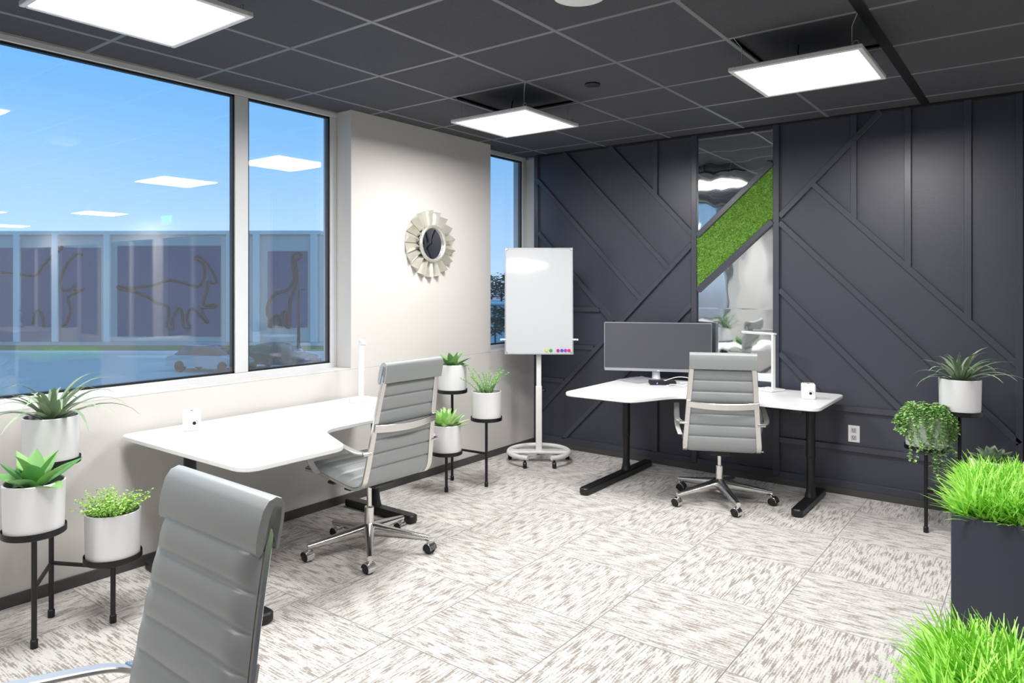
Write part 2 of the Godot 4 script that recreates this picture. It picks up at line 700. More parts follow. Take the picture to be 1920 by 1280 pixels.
# ------------------------------------------------------------------ dark battened wall with the mirror
func batten(parent: Node, a: Vector2, b: Vector2, w := 0.042, dep := 0.024) -> void:
	var d = b - a
	var ctr = (a + b) / 2
	var ang = d.angle()
	var m = M.new()
	m.box(Vector3.ZERO, Vector3(d.length(), w, dep + .004), .0025)
	var o = part(m, "batten", mats["batten"], parent)
	o.transform = Transform3D(Basis(Vector3.BACK, ang), Vector3(ctr.x, ctr.y, (dep - .004) / 2))


func build_dark_wall() -> void:
	var wb = struct("wall_back", Vector3.ZERO, "charcoal navy feature wall with diagonal battens")
	var m = M.new()
	m.box(Vector3(1.865, 1.55, -.10), Vector3(3.73, 3.1, .2))
	part(m, "panel_board", mats["wall_dark"], wb)
	var top = 2.70
	# left field
	batten(wb, Vector2(.022, .06), Vector2(.022, top))
	batten(wb, Vector2(.043, .075), Vector2(1.555, .075), .05)
	batten(wb, Vector2(.035, 2.478), Vector2(1.10, 1.374), .042, .0236)
	batten(wb, Vector2(.325, top), Vector2(1.355, 1.634), .042, .0236)
	batten(wb, Vector2(.80, top), Vector2(1.57, 1.895), .042, .0236)
	batten(wb, Vector2(.043, 1.985), Vector2(.83, 1.17))
	batten(wb, Vector2(1.235, top), Vector2(1.235, 2.255), .042, .0232)
	batten(wb, Vector2(1.56, 1.83), Vector2(.043, .30))
	batten(wb, Vector2(1.56, 1.345), Vector2(.315, .085))
	batten(wb, Vector2(.043, 1.275), Vector2(.705, 1.275))
	batten(wb, Vector2(.043, .935), Vector2(.64, .935))
	batten(wb, Vector2(.043, .615), Vector2(.33, .615))
	batten(wb, Vector2(1.235, .10), Vector2(1.235, .985))
	# mirror surround
	batten(wb, Vector2(1.577, .06), Vector2(1.577, top), .045, .028)
	batten(wb, Vector2(2.222, .06), Vector2(2.222, top), .045, .028)
	batten(wb, Vector2(1.60, .74), Vector2(2.20, .74), .04)
	batten(wb, Vector2(1.60, .075), Vector2(2.20, .075), .05)
	# right field
	batten(wb, Vector2(2.245, 2.01), Vector2(2.93, top))
	batten(wb, Vector2(2.475, 2.24), Vector2(3.71, .985), .042, .0236)
	batten(wb, Vector2(2.245, 1.965), Vector2(3.71, .50))
	batten(wb, Vector2(2.245, 1.46), Vector2(3.06, .635))
	batten(wb, Vector2(2.245, .985), Vector2(2.60, .63))
	batten(wb, Vector2(2.755, top), Vector2(2.755, 1.965), .042, .0232)
	batten(wb, Vector2(3.092, top), Vector2(3.092, 1.62), .042, .0232)
	batten(wb, Vector2(3.435, top), Vector2(3.435, 1.27), .042, .0232)
	batten(wb, Vector2(2.245, .615), Vector2(3.08, .615))
	batten(wb, Vector2(2.245, .335), Vector2(3.71, .335))
	batten(wb, Vector2(2.245, .075), Vector2(3.71, .075), .05)
	batten(wb, Vector2(3.708, .06), Vector2(3.708, top), .04)
	# end cap of the feature wall
	var tr = struct("trim_1", Vector3.ZERO, "slim dark teal edge trim at the end of the battened wall")
	m = M.new()
	m.box(Vector3(3.742, 1.354, .01), Vector3(.022, 2.70, .06), .003)
	part(m, "edge_strip", mat("teal_trim", Color(0.13, 0.19, 0.22), .4), tr)

	# mirror with a diagonal band of moss
	var mr = thing("wall_mirror", "tall narrow wavy mirror crossed by a diagonal band of green moss", "mirror", Vector3(1.9, 0, 0))
	m = M.new()
	var xa = -.301
	var xb = .30
	var i = m.vert(Vector3(xa, .76, .006), Vector3.BACK, Vector2(0, 1.4))
	m.vert(Vector3(xb, .76, .006), Vector3.BACK, Vector2(.45, 1.4))
	m.vert(Vector3(xb, 2.675, .006), Vector3.BACK, Vector2(.45, 0))
	m.vert(Vector3(xa, 2.675, .006), Vector3.BACK, Vector2(0, 0))
	m.tri(i, i + 1, i + 2)
	m.tri(i, i + 2, i + 3)
	m.box(Vector3(0, 1.7175, .002), Vector3(.60, 1.91, .005))
	part(m, "mirror_glass", mats["mirror"], mr)
	m = M.new()
	var z = .014
	var ul = Vector3(xa, 1.885, z)
	var ur = Vector3(xb, 2.42, z)
	var ll = Vector3(xa, 1.445, z)
	var lr = Vector3(xb, 1.98, z)
	m.quad(ll, lr, ur, ul, Vector3.BACK)
	m.quad(ul, ur, ur - Vector3(0, 0, .01), ul - Vector3(0, 0, .01), Vector3.UP)
	m.quad(ll, lr, lr - Vector3(0, 0, .01), ll - Vector3(0, 0, .01), Vector3.DOWN)
	part(m, "moss_backing", mats["moss_bed"], mr)
	for e in [[ul, ur], [ll, lr]]:
		m = M.new()
		var d: Vector3 = e[1] - e[0]
		m.box(Vector3.ZERO, Vector3(d.length() - .01, .042, .024), .0025)
		var o = part(m, "diagonal_bar", mats["batten"], mr)
		o.transform = Transform3D(Basis(Vector3.BACK, atan2(d.y, d.x)), (e[0] + e[1]) / 2 + Vector3(0, 0, .008))
	m = M.new()
	for k in 5200:
		var u = rng.randf()
		var w = rng.randf()
		var p = ll.lerp(lr, u).lerp(ul.lerp(ur, u), .03 + w * .94)
		var g = rng.randf()
		m.col = Color(.22 + .18 * g, .44 + .22 * g, .075 + .10 * g)
		var dir = Vector3(rng.randf_range(-1, 1), rng.randf_range(-1, 1), rng.randf_range(.5, 1.3)).normalized()
		var sd = dir.cross(Vector3(rng.randf_range(-1, 1), rng.randf_range(-1, 1), .2)).normalized()
		var L = rng.randf_range(.010, .020)
		m.blade([p, p + dir * L * .6, p + dir * L + Vector3(0, -.003, 0)], [.0025, .003, .0008], sd)
	var ms = part(m, "moss", mats["moss"], mr, "bright green moss")
	ms.set_meta("kind", "stuff")

	# wall outlet
	var ot = thing("wall_outlet", "white double socket plate on the dark battened wall", "outlet", Vector3(2.755, .44, 0))
	m = M.new()
	m.box(Vector3(0, 0, .003), Vector3(.075, .118, .006), .002)
	part(m, "cover_plate", mats["plastic_white"], ot)
	for s in [-1.0, 1.0]:
		m = M.new()
		m.box(Vector3(0, .026 * s, .0065), Vector3(.034, .034, .005), .002)
		var so = part(m, "socket", mat("socket_grey", Color(.72, .72, .73), .4), ot)
		m = M.new()
		m.box(Vector3(-.007, .026 * s + .003, .0092), Vector3(.003, .011, .001))
		m.box(Vector3(.007, .026 * s + .003, .0092), Vector3(.003, .011, .001))
		m.box(Vector3(0, .026 * s - .010, .0092), Vector3(.005, .005, .001))
		part(m, "slots", mats["ink"], so)


# ------------------------------------------------------------------ windows
func window_unit(called: String, z_a: float, z_b: float, mull: Array, label: String) -> void:
	var wd = struct(called, Vector3.ZERO, label)
	var x = -.18
	var y0 = .91
	var y1 = 2.709
	var f = .055
	var m = M.new()
	var ft = .034
	m.box(Vector3(x, y1 - ft / 2, (z_a + z_b) / 2), Vector3(.06, ft, z_b - z_a), .003)
	part(m, "head_frame", mats["frame_white"], wd)
	m = M.new()
	m.box(Vector3(x, y0 + .02, (z_a + z_b) / 2), Vector3(.06, .04, z_b - z_a), .003)
	part(m, "sill_frame", mats["frame_white"], wd)
	for zz in [z_a + f / 2, z_b - f / 2]:
		m = M.new()
		m.box(Vector3(x, (y0 + .04 + y1 - ft) / 2, zz), Vector3(.06, y1 - y0 - ft - .04, f), .003)
		part(m, "side_frame", mats["frame_white"], wd)
	var edges = [z_a + f]
	for q in mull:
		m = M.new()
		m.box(Vector3(x, (y0 + .04 + y1 - ft) / 2, (q[0] + q[1]) / 2), Vector3(.058, y1 - y0 - ft - .042, q[1] - q[0]), .003)
		part(m, "mullion", mats["frame_white"], wd)
		edges.append(q[0])
		edges.append(q[1])
	edges.append(z_b - f)
	m = M.new()
	m.box(Vector3(-.076, y0 + .004, (z_a + z_b) / 2), Vector3(.147, .008, z_b - z_a), .002)
	part(m, "window_sill", mats["wall_white"], wd)
	for k in range(0, edges.size(), 2):
		var a: float = edges[k]
		var b: float = edges[k + 1]
		var ya = y0 + .04
		var yb = y1 - ft
		var g = .012
		m = M.new()
		for q in [[Vector3(x, ya + g / 2, (a + b) / 2), Vector3(.034, g, b - a)], [Vector3(x, yb - g / 2, (a + b) / 2), Vector3(.034, g, b - a)], [Vector3(x, (ya + yb) / 2, a + g / 2), Vector3(.034, yb - ya, g)], [Vector3(x, (ya + yb) / 2, b - g / 2), Vector3(.034, yb - ya, g)]]:
			m.box(q[0], q[1])
		part(m, "gasket", mats["gasket"], wd, "black rubber gasket")
		for s in [-.012, .012]:
			m = M.new()
			m.box(Vector3(x + s, (ya + yb) / 2, (a + b) / 2), Vector3(.005, yb - ya - .01, b - a - .01))
			part(m, "pane", mats["glass"], wd)


func build_windows() -> void:
	window_unit("window_1", 2.235, 5.6, [[2.935, 3.025]], "large white framed window over the desk")
	window_unit("window_2", -.06, .677, [], "narrow white framed window beside the dark wall")


# ------------------------------------------------------------------ ceiling light panels
func light_panel(x: float, z: float, label: String) -> void:
	var y = 2.55
	var s = .603
	var t = thing("ceiling_light", label, "ceiling light", Vector3(x, y, z), 0.0, "square led panels hung under the ceiling")
	var m = M.new()
	var b = .022
	m.box(Vector3(0, .009, s / 2 - b / 2), Vector3(s, .022, b), .003)
	m.box(Vector3(0, .009, -s / 2 + b / 2), Vector3(s, .022, b), .003)
	m.box(Vector3(s / 2 - b / 2, .009, 0), Vector3(b, .022, s - 2 * b), .003)
	m.box(Vector3(-s / 2 + b / 2, .009, 0), Vector3(b, .022, s - 2 * b), .003)
	part(m, "frame", mats["panel_white"], t)
	m = M.new()
	m.box(Vector3(0, .006, 0), Vector3(s - 2 * b, .008, s - 2 * b))
	part(m, "diffuser", mats["diffuser"], t)
	m = M.new()
	m.box(Vector3(0, .018, 0), Vector3(s - .01, .008, s - .01), .002)
	part(m, "back_plate", mats["panel_white"], t)
	m = M.new()
	m.box(Vector3(.08, .04, .05), Vector3(.24, .035, .06), .004)
	part(m, "driver_box", mats["silver"], t)
	for q in [[-1, -1], [1, -1], [1, 1], [-1, 1]]:
		m = M.new()
		var p = Vector3(q[0] * .25, .02, q[1] * .25)
		m.tube([p, p + Vector3(0, .10, 0), Vector3(q[0] * .285, .175, q[1] * .285)], .0016, 6)
		part(m, "hanger_cable", mats["silver"], t)
		m = M.new()
		var r = []
		for k in 9:
			r.append(Vector3(q[0] * .27, .03, q[1] * .27) + Vector3(cos(TAU * k / 8) * .012, sin(TAU * k / 8) * .012 + .005, 0))
		m.tube(r, .0018, 5)
		part(m, "clip", mats["silver"], t)
	m = M.new()
	m.tube(curve_pts([Vector3(.05, .055, .05), Vector3(.0, .10, .0), Vector3(-.06, .13, -.04), Vector3(-.05, .30, -.08)]), .004, 6)
	part(m, "power_cord", mats["gasket"], t)
	var l = AreaLight3D.new()
	l.name = "panel_glow"
	l.area_size = Vector2(s - 2 * b, s - 2 * b)
	l.light_energy = LAMP
	l.light_color = Color(1.0, 0.992, 0.985)
	l.area_range = 30.0
	l.area_attenuation = 2.0
	l.shadow_enabled = true
	t.add_child(l)
	l.position = Vector3(0, -.008, 0)
	l.rotation = Vector3(-PI / 2, 0, 0)


func build_lights() -> void:
	light_panel(GX + TILE * .5, GZ + TILE * .5, "glowing square panel above the whiteboard and wall pier")
	light_panel(GX + TILE * 3.5, GZ + TILE * .5, "glowing square panel hung before the battened wall")
	light_panel(GX + TILE * .5, GZ + TILE * 4.5, "large glowing square panel hung beside the big window")
	light_panel(GX + TILE * 3.5, GZ + TILE * 4.5, "square panel over the middle of the office carpet")
	light_panel(7.0, .75, "square panel over the white meeting table")
	light_panel(8.1, 1.95, "square panel deep in the office")
	light_panel(10.7, .75, "square panel near the end of the office")
	light_panel(GX + TILE * .5, GZ + TILE * 8.5, "unseen square panel added over open carpet to brighten the lone chair")  # out of view, added to light the front of the lone chair


# ------------------------------------------------------------------ desks
func make_desk(label: String, at: Vector3, turn: float) -> Node3D:
	# local: user faces -Z, back edge z = 0, x runs right
	var t = thing("corner_desk", label, "desk", at, turn, "white corner desks")
	var top = .725
	var m = M.new()
	m.extrude(round_poly([Vector2(0, 0), Vector2(1.64, 0), Vector2(1.64, .715), Vector2(.72, .735), Vector2(.55, 1.125), Vector2(0, 1.125)], [.06, .06, .08, .16, .11, .10], 10), top - .024, top, .004)
	part(m, "tabletop", mats["desk_top"], t)
	m = M.new()
	m.box(Vector3(.83, top - .045, .30), Vector3(1.3, .04, .06), .003)
	m.box(Vector3(.15, top - .045, .50), Vector3(.07, .04, .84), .003)
	m.box(Vector3(1.48, top - .045, .34), Vector3(.07, .04, .54), .003)
	part(m, "steel_frame", mats["black_metal"], t)
	var legs = [[.15, .42, .03, 1.08], [1.49, .30, .03, .66]]
	for q in legs:
		m = M.new()
		m.lathe([Vector2(.0, .03), Vector2(.040, .03), Vector2(.032, .06), Vector2(.027, .10), Vector2(.027, .30), Vector2(.030, .303), Vector2(.030, .66), Vector2(.0, .66)], 24, Vector3(q[0], .02, q[1]))
		var lg = part(m, "leg", mats["black_metal"], t)
		m = M.new()
		m.extrude(round_poly([Vector2(q[0] - .038, q[2]), Vector2(q[0] + .038, q[2]), Vector2(q[0] + .038, q[3]), Vector2(q[0] - .038, q[3])], [.02, .02, .037, .037], 8), .004, .052, .008)
		part(m, "foot", mats["black_metal"], lg)
	# cable tray under the top
	m = M.new()
	m.box(Vector3(.85, top - .11, .17), Vector3(.9, .006, .16), .002)
	m.box(Vector3(.85, top - .08, .09), Vector3(.9, .06, .004))
	m.box(Vector3(.85, top - .08, .25), Vector3(.9, .06, .004))
	part(m, "cable_tray", mats["black_metal"], t)
	return t


func build_desks() -> void:
	make_desk("white curved corner desk pushed against the window wall", Vector3(.03, 0, 3.80), PI / 2)
	make_desk("white curved corner desk with monitor against the dark wall", Vector3(1.07, 0, .085), 0.0)


# ------------------------------------------------------------------ chairs
func make_chair(label: String, at: Vector3, turn: float, lift: float, base_deg: float) -> void:
	var t = thing("office_chair", label, "chair", at, turn, "grey ribbed leather office chairs")
	var prof = [Vector2(-.25, .425), Vector2(-.14, .425), Vector2(0, .405), Vector2(.11, .388), Vector2(.18, .39), Vector2(.228, .42), Vector2(.25, .49), Vector2(.272, .62), Vector2(.312, .84), Vector2(.358, 1.045)]
	var path = curve_pts(prof, 10)        # (z, y)
	var K = path.size()
	var wof = func(y: float) -> float:
		return lerpf(.250, .204, clampf((y - .45) / .6, 0, 1))
	# side frames
	for s in [-1.0, 1.0]:
		var pts = []
		for q in path:
			pts.append(Vector3(s * (wof.call(q.y) - .0165), q.y + lift, q.x))
		var m = M.new()
		m.bar(pts, Vector3.RIGHT, .033, .016)
		part(m, "side_frame", mats["chrome"], t)
		# arm loop
		m = M.new()
		var ax = s * (.262 + .026)
		var ap = curve_pts([Vector3(s * .245, .585 + lift, .262), Vector3(ax - s * .006, .595 + lift, .215), Vector3(ax, .622 + lift, .08), Vector3(ax, .645 + lift, -.06), Vector3(ax, .638 + lift, -.165), Vector3(ax, .605 + lift, -.205), Vector3(ax, .55 + lift, -.19), Vector3(ax - s * .006, .48 + lift, -.15), Vector3(s * .262, .425 + lift, -.118)], 7)
		m.bar(ap, Vector3.RIGHT, .036, .013)
		part(m, "armrest", mats["satin"], t)
		m = M.new()
		m.tube([Vector3(s * .22, .585 + lift, .268), Vector3(s * .27, .585 + lift, .262)], .011, 12)
		part(m, "arm_bracket", mats["chrome"], t)
	# leather pads: s runs along the path
	var ribs_seat = 6
	var ribs_back = 7
	var acc := [0.0]
	for k in range(1, K):
		acc.append(acc[k - 1] + path[k].distance_to(path[k - 1]))
	var total: float = acc[K - 1]
	for which in 2:
		var d0 = 0.0 if which == 0 else total - .635
		var d1 = total - .60 if which == 0 else total - .097
		var ribs = ribs_seat if which == 0 else ribs_back
		var rows = []
		var steps = ribs * 12
		for k in steps + 1:
			var u = float(k) / steps
			var want = lerpf(d0, d1, u)
			var at_i = 0
			while at_i < K - 2 and acc[at_i + 1] < want:
				at_i += 1
			var fi = at_i + clampf((want - acc[at_i]) / maxf(acc[at_i + 1] - acc[at_i], 1e-6), 0, .999)
			var a: Vector2 = path[int(floor(fi))]
			var b: Vector2 = path[mini(int(floor(fi)) + 1, K - 1)]
			var p = a.lerp(b, fi - floor(fi))
			var tg: Vector2 = (path[mini(int(fi) + 2, K - 1)] - path[maxi(int(fi) - 1, 0)]).normalized()
			var nn = Vector2(-tg.y, tg.x)
			var ph = fposmod(u * ribs, 1.0)
			var bulge = pow(sin(PI * ph), .38)
			if k == 0 or k == steps:
				bulge = .1
			var fr = (.021 if which == 1 else .026) + (.012 if which == 1 else .014) * bulge
			var bk = .008 - .014 * bulge
			if which == 0:
				bk = -.006
			var hw: float = wof.call(p.y) - .004
			var ring = PackedVector3Array()
			var N = 12
			# front side, left to right, slightly domed at the edges
			for q in N + 1:
				var xx = lerpf(-1, 1, float(q) / N)
				var e = sqrt(maxf(0.0, 1.0 - pow(absf(xx), 14.0)))
				var off = lerpf(.010, fr, e)
				var z2 = p + nn * off
				ring.append(Vector3(xx * hw, z2.y + lift, z2.x))
			for q in N + 1:
				var xx = lerpf(1, -1, float(q) / N)
				var e = sqrt(maxf(0.0, 1.0 - pow(absf(xx), 14.0)))
				var off = lerpf(.009, bk, e)
				if absf(xx) > .85:
					off = .0085
				var z2 = p + nn * off
				ring.append(Vector3(xx * (hw - .001), z2.y + lift, z2.x))
			rows.append(ring)
		var m = M.new()
		m.loft(rows)
		part(m, "seat" if which == 0 else "backrest", mats["leather"], t)
	# leather flap folded over the top edge
	var tp: Vector2 = path[K - 1]
	var dn: Vector2 = (path[K - 5] - path[K - 1]).normalized()
	var nf = Vector2(dn.y, -dn.x)           # towards the front of the chair
	if nf.x > 0:
		nf = -nf
	var prof2 = []
	for q in [[-.021, .108], [-.028, .100], [-.032, .084], [-.034, .050], [-.031, .014], [-.022, -.006], [-.006, -.015], [.010, -.012], [.019, .000], [.023, .03], [.024, .088], [.0205, .093], [.017, .088], [.016, .03], [.012, .006], [-.008, .004], [-.012, .03], [-.013, .098]]:
		prof2.append(tp - nf * q[0] + dn * q[1])
	var frow = []
	var hwt = .209
	for xx in [-hwt, -hwt + .006, -.1, 0.0, .1, hwt - .006, hwt]:
		var ring = PackedVector3Array()
		for q in prof2:
			var sh = .0015 if absf(xx) == hwt else 0.0
			ring.append(Vector3(xx, q.y + lift - sh, q.x))
		frow.append(ring)
	var m3 = M.new()
	m3.loft(frow)
	part(m3, "headrest_flap", mats["leather"], t)
	# polished band across the back
	m3 = M.new()
	var bp = []
	for k in 13:
		var u = lerpf(-1, 1, k / 12.0)
		bp.append(Vector3(u * .222, .715 + lift - .012 * (1 - u * u), .302 + .022 * (1 - u * u)))
	m3.bar(bp, Vector3(0, .985, .17).normalized(), .042, .006, .002)
	part(m3, "back_band", mats["chrome"], t)
	# seat cross members and mechanism
	m3 = M.new()
	m3.box(Vector3(0, .385 + lift, -.04), Vector3(.48, .016, .05), .004)
	m3.box(Vector3(0, .375 + lift, .10), Vector3(.48, .016, .05), .004)
	m3.box(Vector3(0, .362 + lift, .02), Vector3(.15, .045, .22), .012)
	part(m3, "tilt_mechanism", mats["black_metal"], t)
	m3 = M.new()
	m3.tube([Vector3(.07, .365 + lift, -.02), Vector3(.19, .36 + lift, -.02), Vector3(.25, .352 + lift, -.03)], .006, 8)
	m3.box(Vector3(.265, .35 + lift, -.03), Vector3(.06, .012, .022), .004)
	part(m3, "lever", mats["chrome"], t)
	m3 = M.new()
	m3.lathe([Vector2(0, .07), Vector2(.030, .07), Vector2(.033, .085), Vector2(.033, .15), Vector2(.026, .16), Vector2(.026, .245), Vector2(.0235, .25), Vector2(.014, .25), Vector2(.014, .35 + lift), Vector2(0, .35 + lift)], 24)
	part(m3, "gas_column", mats["chrome"], t)
	# five-star base
	for k in 5:
		var a = deg_to_rad(base_deg + 72.0 * k) + turn   # given as a floor-plan angle
		var d = Vector3(cos(a), 0, sin(a))
		var sd = Vector3(-d.z, 0, d.x)
		m3 = M.new()
		var rows = []
		for j in 9:
			var u = j / 8.0
			var r = lerpf(.022, .345, u)
			var yt = lerpf(.158, .096, pow(u, .9))
			var h = lerpf(.072, .026, pow(u, .7))
			var w = lerpf(.030, .015, u)
			var ring = PackedVector3Array()
			for q in [[-.55, 0.0], [.55, 0.0], [.95, -.25], [1.0, -.5], [.8, -1.0], [-.8, -1.0], [-1.0, -.5], [-.95, -.25]]:
				ring.append(d * r + sd * w * q[0] + Vector3(0, yt + h * q[1], 0))
			rows.append(ring)
		m3.loft(rows)
		m3.tube([d * .337 + Vector3(0, .085, 0), d * .337 + Vector3(0, .058, 0)], .0085, 10)
		var lg = part(m3, "leg", mats["chrome"], t)
		# twin-wheel caster
		var ca = a + 1.1 + k * 1.9
		var cd = Vector3(cos(ca), 0, sin(ca))
		var cs = Vector3(-cd.z, 0, cd.x)
		var ctr = d * .337 + cd * .014 + Vector3(0, .028, 0)
		var cb = Basis(cd.cross(cs), cs, cd)
		m3 = M.new()
		for s in [-1.0, 1.0]:
			m3.lathe([Vector2(0, s * .024), Vector2(.020, s * .024), Vector2(.026, s * .021), Vector2(.028, s * .014), Vector2(.028, s * .006), Vector2(.020, s * .004)] if s > 0 else [Vector2(.020, s * .004), Vector2(.028, s * .006), Vector2(.028, s * .014), Vector2(.026, s * .021), Vector2(.020, s * .024), Vector2(0, s * .024)], 20, ctr, cb)
		var hood = M.new()
		var hr = []
		for j in 8:
			var an = lerpf(-.5, PI * 1.0, j / 7.0)
			hr.append(ctr + cd * cos(an) * -.031 + Vector3(0, sin(an) * .031, 0))
		hood.bar(hr, cs, .052, .004, .001)
		part(m3, "caster", mats["wheel"], lg)
		part(hood, "caster_hood", mats["chrome"], lg)


func build_chairs() -> void:
	make_chair("grey ribbed office chair tucked under the desk by the window", Vector3(.797, 0, 2.785), deg_to_rad(89), .042, 113.0)
	make_chair("grey ribbed office chair at the desk with the monitor", Vector3(2.04, 0, .70), deg_to_rad(24), .0, 121.7)
	make_chair("grey ribbed office chair turned away from both desks, standing alone on open carpet", Vector3(2.343, 0, 4.974), deg_to_rad(178.5), .0, 60.0)


# ------------------------------------------------------------------ whiteboard
func build_whiteboard() -> void:
	var t = thing("whiteboard", "portrait whiteboard on a wheeled white ring stand in the corner", "whiteboard", Vector3(.42, 0, .55), deg_to_rad(36))
	# local: board faces +Z
	var m = M.new()
	var ring = []
	var R = .255
	for k in 41:
		var a = deg_to_rad(lerpf(112, 428, k / 40.0))
		ring.append(Vector3(cos(a) * R, .085, sin(a) * R))
	m.tube(ring, .019, 12)
	part(m, "ring_base", mats["white_metal"], t)
	m = M.new()
	m.box(Vector3(0, .085, 0), Vector3(.50, .022, .09), .006)
	part(m, "base_plate", mats["white_metal"], t)
	for a in [118, 195, 270, 345, 62]:
		var p = Vector3(cos(deg_to_rad(a)) * R, .028, sin(deg_to_rad(a)) * R)
		m = M.new()
		m.lathe([Vector2(0, -.016), Vector2(.022, -.016), Vector2(.027, -.008), Vector2(.027, .008), Vector2(.022, .016), Vector2(0, .016)], 20, p, Basis(Vector3.BACK, PI / 2))
		m.tube([p + Vector3(0, .02, 0), p + Vector3(0, .048, 0)], .009, 8)
		part(m, "caster", mats["wheel"], t)
	m = M.new()
	m.box(Vector3(0, .365, -.01), Vector3(.052, .55, .032), .006)
	part(m, "lower_post", mats["white_metal"], t)
	m = M.new()
	m.box(Vector3(0, 1.03, -.01), Vector3(.042, .86, .024), .004)
	part(m, "upper_post", mats["white_metal"], t)
	m = M.new()
	m.tube([Vector3(.02, .60, -.01), Vector3(.042, .60, -.01)], .006, 8)
	m.lathe([Vector2(0, 0), Vector2(.018, .0), Vector2(.020, .008), Vector2(.014, .018), Vector2(0, .02)], 16, Vector3(.04, .60, -.01), Basis(Vector3.BACK, -PI / 2))
	part(m, "height_knob", mats["black_gloss"], t)
	# board, leaning back a little
	var bw = .575
	var bh = .90
	var tf = Transform3D(Basis(Vector3.RIGHT, deg_to_rad(-5.0)), Vector3(0, 1.36, .035))
	m = M.new()
	m.t = tf
	m.box(Vector3.ZERO, Vector3(bw - .016, bh - .016, .012), .001)
	part(m, "board_panel", mats["board"], t)
	m = M.new()
	m.t = tf
	m.box(Vector3(0, bh / 2 - .005, 0), Vector3(bw, .010, .020), .003)
	m.box(Vector3(0, -bh / 2 + .005, 0), Vector3(bw, .010, .020), .003)
	m.box(Vector3(bw / 2 - .005, 0, 0), Vector3(.010, bh - .02, .020), .003)
	m.box(Vector3(-bw / 2 + .005, 0, 0), Vector3(.010, bh - .02, .020), .003)
	part(m, "board_frame", mats["silver"], t)
	for q in [[-1, -1], [1, -1], [1, 1], [-1, 1]]:
		m = M.new()
		m.t = tf
		m.box(Vector3(q[0] * (bw / 2 - .012), q[1] * (bh / 2 - .012), .001), Vector3(.026, .026, .022), .004)
		part(m, "corner_cap", mats["silver"], t)
	for s in [-1.0, 1.0]:
		m = M.new()
		m.t = tf
		m.tube(curve_pts([Vector3(s * (bw / 2 - .01), -.325, .004), Vector3(s * (bw / 2 + .025), -.325, .012), Vector3(s * (bw / 2 + .03), -.325, .05)]), .008, 8)
		part(m, "paper_hook", mats["white_metal"], t)
	# round magnets along the bottom edge
	var cols = [Color(.85, .82, .35), Color(.20, .62, .30), Color(.72, .10, .55), Color(.15, .35, .80), Color(.62, .25, .75), Color(.85, .15, .45)]
	var names = ["yellow", "green", "magenta", "blue", "violet", "pink"]
	var xs = [.060, .098, .158, .190, .220, .250]
	for k in 6:
		var g = thing("board_magnet", names[k] + " round magnet at the lower edge of the whiteboard", "magnet", t.transform * (tf * Vector3(xs[k], -.415, .006)), deg_to_rad(36), "round magnets on the whiteboard")
		m = M.new()
		m.lathe([Vector2(0, .008), Vector2(.011, .008), Vector2(.0135, .005), Vector2(.0135, 0)], 18, Vector3.ZERO, Basis(Vector3.RIGHT, PI / 2 - deg_to_rad(5.0)))
		part(m, "disc", mat("magnet%d" % k, cols[k], .35), g)


# ------------------------------------------------------------------ sunburst mirror
func build_sunburst() -> void:
	var t = thing("sunburst_mirror", "round mirror in a faceted champagne sunburst frame on the wall pier", "mirror", Vector3(0, 1.815, 1.462))
	# lies in the y-z plane, faces +x; local angle measured in (z, y)
	var N = 18
	var at = func(r: float, a: float, x: float) -> Vector3:
		return Vector3(x, sin(a) * r, cos(a) * r)
	for k in N:
		var m = M.new()
		var a0 = TAU * (k + .03) / N
		var a1 = TAU * (k + .5) / N
		var a2 = TAU * (k + .97) / N
		var ri = .14
		var ro = .262
		var i0: Vector3 = at.call(ri, a0, .012)
		var i1: Vector3 = at.call(ri, a1, .045)
		var i2: Vector3 = at.call(ri, a2, .012)
		var o0: Vector3 = at.call(ro * .985, a0, .004)
		var o1: Vector3 = at.call(ro, a1, .058)
		var o2: Vector3 = at.call(ro * .985, a2, .004)
		m.quad(i0, i1, o1, o0, -(i1 - i0).cross(o0 - i0).normalized() * signf(-(i1 - i0).cross(o0 - i0).x))
		m.quad(i1, i2, o2, o1, -(i2 - i1).cross(o1 - i1).normalized() * signf(-(i2 - i1).cross(o1 - i1).x))
		var od: Vector3 = at.call(1.0, a1, 0.0)
		m.face3(o0, o1, o2, od)
		m.quad(i0, o0, o2, i2, Vector3.LEFT)
		part(m, "ray", mats["champagne"], t)
	var m2 = M.new()
	var rg = []
	for k in 49:
		var a = TAU * k / 48
		rg.append(at.call(.134, a, .052))
	m2.tube(rg, .014, 12, false)
	part(m2, "inner_ring", mats["champagne"], t)
	m2 = M.new()
	m2.lathe([Vector2(.134, .0), Vector2(.130, .044), Vector2(0, .046)], 48, Vector3.ZERO, Basis(Vector3.BACK, -PI / 2))
	part(m2, "mirror_glass", mats["clear_mirror"], t)


# ------------------------------------------------------------------ things on the desks
func desk_lamp(label: String, at: Vector3, turn: float, h: float) -> void:
	var t = thing("desk_lamp", label, "lamp", at, turn, "white slim desk lamps")
	var m = M.new()
	m.box(Vector3(0, .008, 0), Vector3(.155, .014, .155), .004)
	part(m, "base", mats["plastic_white"], t)
	m = M.new()
	m.box(Vector3(0, h / 2, -.03), Vector3(.034, h - .01, .016), .004)
	part(m, "pole", mats["plastic_white"], t)
	m = M.new()
	m.box(Vector3(0, h, .10), Vector3(.036, .014, .30), .005)
	part(m, "arm", mats["plastic_white"], t)
	m = M.new()
	m.box(Vector3(0, h - .009, .14), Vector3(.026, .004, .20), .001)
	part(m, "led_strip", mats["panel_white"], t)
	m = M.new()
	m.lathe([Vector2(0, .0), Vector2(.006, .0), Vector2(.006, .002), Vector2(0, .002)], 14, Vector3(0, .015, .05))
	part(m, "touch_button", mats["silver"], t)


